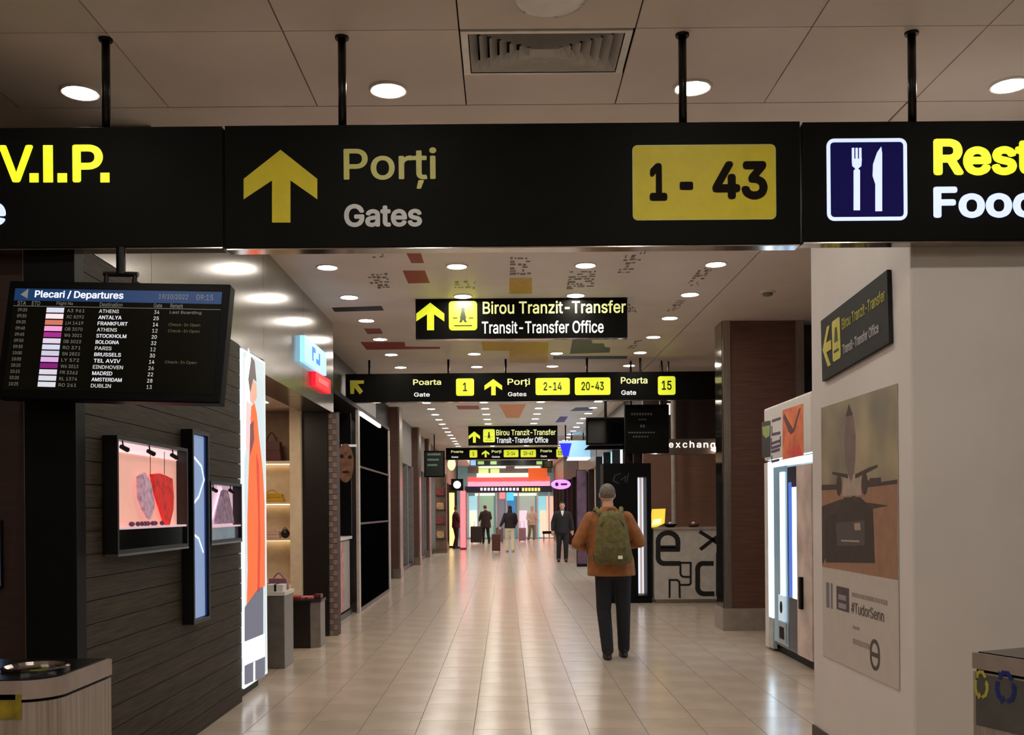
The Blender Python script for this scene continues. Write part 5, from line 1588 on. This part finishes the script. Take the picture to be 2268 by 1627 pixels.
M_skin = mat('skin', rgb(206, 158, 132), 0.5, noise=0.04)
def person(label, loc, rot, height, J, W):
    k = height / 1.75
    t = thing('person', loc, label, 'person')
    B = Body(loc, rot, k)
    vox = W.get('voxel', .012)
    hx, hy = J.get('head', (0, .02))
    mb = MB()
    B.loft(mb, [(.84, J['hip_c'], 0, .13, .10), (.95, J['hip_c'], 0, .15, .11), (1.1, J['hip_c'] * .5, 0, .14, .10), (1.3, 0, 0, .17, .12), (1.42, 0, 0, .17, .10), (1.48, 0, 0, .08, .07)])
    B.limb(mb, [(0, 0, 1.45), (hx * .6, hy * .6, 1.55)], [.062, .058])
    B.ell(mb, (hx, hy, 1.645), .074, .092, .105)
    B.ell(mb, (hx, hy + .03, 1.60), .055, .062, .06)
    B.ell(mb, (hx, hy + .095, 1.63), .014, .018, .022)
    for sx in (-1, 1):
        B.ell(mb, (hx + sx * .076, hy - .005, 1.64), .010, .02, .032)
    for sd, nm in ((-1, 'L'), (1, 'R')):
        sh, el, wr = (sd * .18, 0, 1.41), J['el' + nm], J['wr' + nm]
        B.limb(mb, [sh, el, wr], [.058, .044, .028])
        B.hand(mb, wr, J['hd' + nm], -sd if W.get('thumb_in', True) else sd, .0095 if vox < .01 else .011)
        hp, kn, an = J['hp' + nm], J['kn' + nm], J['an' + nm]
        B.limb(mb, [hp, kn, an], [.085, .056, .04])
        B.limb(mb, [an, (an[0], an[1] + .12, .04)], [.04, .03])
    fuse(mb, 'body', M_skin, t, vox * k)
    # face
    for sx in (-1, 1):
        m2 = MB()
        B.ell(m2, (hx + sx * .03, hy + .083, 1.652), .012, .008, .007)
        m2.build('eye', mat('eye_dark', rgb(40, 30, 26), 0.2), t, smooth=True)
    m2 = MB()
    B.ell(m2, (hx, hy + .088, 1.585), .022, .006, .006)
    m2.build('mouth', mat('lips', rgb(150, 86, 80), 0.4), t, smooth=True)
    # trousers
    mb = MB()
    B.loft(mb, [(.80, J['hip_c'], 0, .155, .125), (.90, J['hip_c'], 0, .168, .13), (1.02, J['hip_c'] * .7, 0, .16, .12)])
    for nm in 'LR':
        hp, kn, an = J['hp' + nm], J['kn' + nm], J['an' + nm]
        B.limb(mb, [hp, kn, (an[0], an[1], an[2] + .01)], W.get('leg_r', [.1, .075, .062]))
    fuse(mb, 'trousers', W['trousers'], t, .014 * k)
    for nm in 'LR':
        an = J['an' + nm]
        m2 = MB()
        B.ell(m2, (an[0], an[1] + .06, .045), .045, .13, .045)
        B.ell(m2, (an[0], an[1] - .01, .07), .042, .055, .055)
        B.loft(m2, [(.0, an[0], an[1] + .055, .045, .135), (.03, an[0], an[1] + .055, .047, .137)])
        fuse(m2, 'shoe', W['shoes'], t, .009)
    # jacket
    mb = MB()
    hem, rxh = W.get('hem', .82), W.get('hem_rx', .235)
    B.loft(mb, [(hem, J['hip_c'] * .6, 0, rxh, .17), (hem + .15, J['hip_c'] * .5, 0, rxh * .96, .16), (1.15, 0, 0, .21, .15), (1.30, 0, 0, .215, .15), (1.39, 0, 0, .205, .135), (1.45, 0, 0, .15, .11), (1.50, 0, .0, .085, .085), (1.525, 0, .005, .072, .076)])
    for sd, nm in ((-1, 'L'), (1, 'R')):
        wr, el = Vector(J['wr' + nm]), Vector(J['el' + nm])
        B.limb(mb, [(sd * .175, 0, 1.395), tuple(el), tuple(el * .08 + wr * .92)], [.082, .066, .05])
    fuse(mb, 'jacket', W['jacket'], t, .013 * k)
    # hair
    mb = MB()
    B.ell(mb, (hx, hy - .012, 1.665), .082, .096, .092)
    if W.get('long_hair'):
        B.ell(mb, (hx, hy - .07, 1.50), .085, .05, .20)
        B.ell(mb, (hx, hy - .06, 1.38), .075, .045, .14)
    me = fuse(mb, 'hair', W['hair'], t, .009 * k, 2)
    # trim the hair away from the face
    bm2 = bmesh.new()
    bm2.from_mesh(me.data)
    kill = []
    inv = B.R.transposed()
    for v in bm2.verts:
        q = inv @ (v.co + WL[t.name] - B.L) / k
        if q.y > hy + .035 and q.z < 1.70 and abs(q.x) < .3:
            kill.append(v)
        elif not W.get('long_hair') and q.z < W.get('hair_z', 1.60):
            kill.append(v)
    bmesh.ops.delete(bm2, geom=kill, context='VERTS')
    bm2.to_mesh(me.data)
    bm2.free()
    return t, B

M_jean = mat('navy_denim', rgb(20, 22, 32), 0.8, noise=0.15, nscale=30)
M_shoe = mat('black_shoe', rgb(18, 16, 15), 0.45)
# man with backpack, walking away
man_loc = at_height(1351, 1459, 0.0)
man_loc = Vector((man_loc.x, man_loc.y + .05, 0))
J = dict(hip_c=.045, head=(-.005, .05), elL=(-.31, -.01, 1.16), wrL=(-.23, .2, 1.10), hdL=(.3, .8, .2), elR=(.31, -.01, 1.17), wrR=(.22, .2, 1.13), hdR=(-.3, .8, .2),
         hpL=(-.045, 0, .88), knL=(-.05, .03, .48), anL=(-.025, -.08, .085), hpR=(.13, 0, .88), knR=(.15, .07, .49), anR=(.155, .08, .085))
person('man with grey hair, tan jacket and backpack walking away on the tiled floor', man_loc, 0.0, 1.755, J,
       dict(voxel=.007, trousers=M_jean, shoes=M_shoe, jacket=mat('tan_jacket', rgb(150, 96, 48), 0.75, noise=0.12, nscale=14, bump=.2), hair=mat('grey_hair', rgb(112, 104, 94), 0.8, noise=0.25, nscale=60), hair_z=1.60, hem=.83, hem_rx=.245))
BP = Body(man_loc, 0.0, 1.003)
t = thing('backpack', BP.p((0, -.24, .97)), 'olive green backpack worn by the man in the tan jacket', 'backpack')
M_ol = mat('olive_canvas', rgb(104, 98, 56), 0.85, noise=0.15, nscale=25, bump=.2)
mb = MB()
BP.loft(mb, [(.955, .02, -.235, .15, .06), (.975, .02, -.24, .182, .085), (1.05, .02, -.245, .19, .10), (1.2, .012, -.24, .165, .10), (1.36, .01, -.225, .14, .085), (1.44, .01, -.21, .115, .065), (1.475, .01, -.20, .07, .04)], 24)
fuse(mb, 'main_bag', M_ol, t, .012, 3)
mb = MB()
BP.loft(mb, [(.985, .02, -.32, .12, .03), (1.0, .02, -.325, .14, .04), (1.12, .015, -.33, .13, .035), (1.17, .015, -.32, .10, .02)], 20)
fuse(mb, 'front_pocket', mat('olive_pocket', rgb(92, 86, 50), 0.85, noise=0.15, nscale=25), t, .01, 3)
mb = MB()
BP.limb(mb, [(.01 + .11 * math.cos(q * .314), -.285 + .0 * q, 1.33 + .06 * math.sin(q * .314)) for q in range(11)], [.006] * 11)
mb.build('zip_seam', mat('olive_dark', rgb(62, 58, 34), 0.8), t)
for sx in (-1, 1):
    mb = MB()
    BP.limb(mb, [(sx * .10, -.16, 1.45), (sx * .125, -.03, 1.50), (sx * .14, .10, 1.44), (sx * .15, .15, 1.30), (sx * .19, .05, 1.08), (sx * .17, -.17, 1.0)], [.022, .024, .022, .02, .014, .012])
    mb.build('shoulder_strap', M_ol, t, smooth=True)
mb = MB()
BP.limb(mb, [(-.03, -.20, 1.46), (-.02, -.20, 1.50), (.04, -.20, 1.50), (.05, -.20, 1.46)], [.008] * 4)
mb.build('grab_handle', M_ol, t)
c = BP.p((.075, -.361, 1.03))
MB().box(c.x - .022, c.y - .004, c.z - .016, c.x + .022, c.y + .03, c.z + .016).build('pale_patch', mat('patch_pale', rgb(226, 214, 190), 0.5, emit=.15), t)

# man in a dark suit, coming towards the camera
loc = at_height(1246, 1244, 0.0)
J = dict(hip_c=0, head=(0, .02), elL=(-.27, -.02, 1.15), wrL=(-.29, .06, .93), hdL=(0, .2, -1), elR=(.27, -.02, 1.15), wrR=(.29, .06, .93), hdR=(0, .2, -1),
         hpL=(-.09, 0, .88), knL=(-.10, .05, .48), anL=(-.10, 0, .085), hpR=(.09, 0, .88), knR=(.10, .0, .49), anR=(.11, -.1, .085))
M_suit = mat('black_suit', rgb(14, 15, 22), 0.7, noise=0.1)
t, B = person('person in a dark suit walking towards the camera along the concourse', (loc.x, loc.y, 0), math.pi, 1.72, J,
       dict(trousers=M_suit, shoes=M_shoe, jacket=M_suit, hair=mat('dark_hair', rgb(46, 32, 26), 0.7, noise=.2, nscale=40), hair_z=1.64, hem=.84, hem_rx=.22))
mb = MB()
mb.add([B.p(q) for q in ((-.045, .078, 1.50), (.045, .078, 1.50), (.03, .152, 1.40), (0, .158, 1.33), (-.03, .152, 1.40), (-.045, .085, 1.50), (.045, .085, 1.50), (.03, .162, 1.40), (0, .168, 1.33), (-.03, .162, 1.40))], [(0, 1, 2, 3, 4), (9, 8, 7, 6, 5), (0, 5, 6, 1), (1, 6, 7, 2), (2, 7, 8, 3), (3, 8, 9, 4), (4, 9, 5, 0)])
mb.build('shirt_front', mat('white_shirt', rgb(230, 226, 220), 0.7), t)

# woman with long hair and pale trousers, pulling a case
loc = at_height(1130, 1222, 0.0)
J = dict(hip_c=0, head=(.0, .03), elL=(-.27, -.06, 1.16), wrL=(-.36, -.16, .98), hdL=(-.2, -.3, -1), elR=(.24, .0, 1.16), wrR=(.2, .16, 1.02), hdR=(0, .8, -.3),
         hpL=(-.085, 0, .88), knL=(-.10, .08, .48), anL=(-.11, .05, .085), hpR=(.085, 0, .88), knR=(.10, .0, .49), anR=(.11, -.12, .085))
person('person with long black hair and cream trousers walking away with a suitcase', (loc.x, loc.y, 0), 0.0, 1.66, J,
       dict(trousers=mat('cream_trousers', rgb(248, 232, 200), 0.8), leg_r=[.105, .085, .085], shoes=mat('tan_shoe', rgb(190, 150, 110), 0.5), jacket=mat('dark_plum_jacket', rgb(40, 24, 30), 0.8, noise=.15), hair=mat('black_hair', rgb(16, 13, 16), 0.55), long_hair=True, hem=.90, hem_rx=.21))
def suitcase(loc, label, m, w=.36, d=.24, h=.58, handle=.42):
    t = thing('suitcase', loc, label, 'suitcase')
    x, y, _ = loc
    MB().box(x - w / 2, y - d / 2, .06, x + w / 2, y + d / 2, .06 + h).build('shell', m, t, bevel=.03)
    mb = MB()
    for k in range(5):
        mb.box(x - w / 2 + .05 + k * (w - .1) / 4 - .008, y - d / 2 - .006, .1, x - w / 2 + .05 + k * (w - .1) / 4 + .008, y - d / 2, h)
    mb.build('ribs', m, t)
    for sx in (-1, 1):
        for sy in (-1, 1):
            MB().tube([(x + sx * w * .38 - .012, y + sy * d * .35, .03), (x + sx * w * .38 + .012, y + sy * d * .35, .03)], .03, 12).build('wheel', M_black, t)
    MB().tube([(x - .09, y + d * .4, .06 + h), (x - .09, y + d * .4, .06 + h + handle), (x + .09, y + d * .4, .06 + h + handle), (x + .09, y + d * .4, .06 + h)], .01, 8).build('pull_handle', M_steel, t)
suitcase((loc.x - .50, loc.y - .38, 0), 'brown suitcase pulled by the person in cream trousers', mat('brown_case', rgb(92, 46, 34), 0.5), .3, .22, .60, .28)

# travellers near the far shop front
loc = at_height(1076, 1203, 0.0)
J2 = dict(hip_c=0, head=(-.02, .04), elL=(-.26, .06, 1.16), wrL=(-.22, .26, 1.06), hdL=(0, .9, -.2), elR=(.26, .06, 1.16), wrR=(.22, .26, 1.06), hdR=(0, .9, -.2),
          hpL=(-.09, 0, .88), knL=(-.10, .06, .48), anL=(-.10, .05, .085), hpR=(.09, 0, .88), knR=(.11, .0, .49), anR=(.13, -.12, .085))
person('person in a dark hooded coat standing near the far shop front', (loc.x, loc.y, 0), 0.3, 1.72, J2,
       dict(trousers=M_suit, shoes=M_shoe, jacket=mat('dark_coat', rgb(38, 26, 26), 0.8, noise=.2), hair=mat('brown_hair', rgb(70, 54, 44), 0.7), hem=.72, hem_rx=.26))
suitcase((loc.x - .42, loc.y - .35, 0), 'large dark suitcase beside the person in the hooded coat', mat('dark_case', rgb(34, 26, 26), 0.5), .5, .3, .72, .2)
suitcase((loc.x + .62, loc.y + .1, 0), 'grey suitcase on the far side of the person in the hooded coat', mat('grey_case', rgb(110, 100, 96), 0.5), .34, .25, .66, .25)
loc = at_height(1178, 1199, 0.0)
person('person in a pale grey jacket near the far shop front', (loc.x, loc.y, 0), math.pi + .4, 1.66, J2,
       dict(trousers=mat('olive_trousers', rgb(120, 112, 88), 0.8), shoes=mat('white_shoe', rgb(220, 216, 210), 0.5), jacket=mat('pale_jacket', rgb(176, 170, 156), 0.8), hair=mat('fair_hair', rgb(160, 130, 110), 0.7), hair_z=1.63, hem=.82, hem_rx=.23))
suitcase((loc.x - .45, loc.y - .2, 0), 'mauve suitcase beside the person in the pale jacket', mat('mauve_case', rgb(140, 110, 124), 0.5), .34, .25, .6, .3)
loc = at_height(1010, 1214, 0.0)
person('person in maroon clothes standing by the pinkish red pillar', (loc.x, loc.y, 0), -1.2, 1.66, J2,
       dict(trousers=mat('maroon_trousers', rgb(60, 14, 22), 0.8), shoes=M_shoe, jacket=mat('maroon_jacket', rgb(96, 34, 44), 0.8), hair=mat('brown_hair', rgb(70, 54, 44), 0.7), hem=.86, hem_rx=.2))
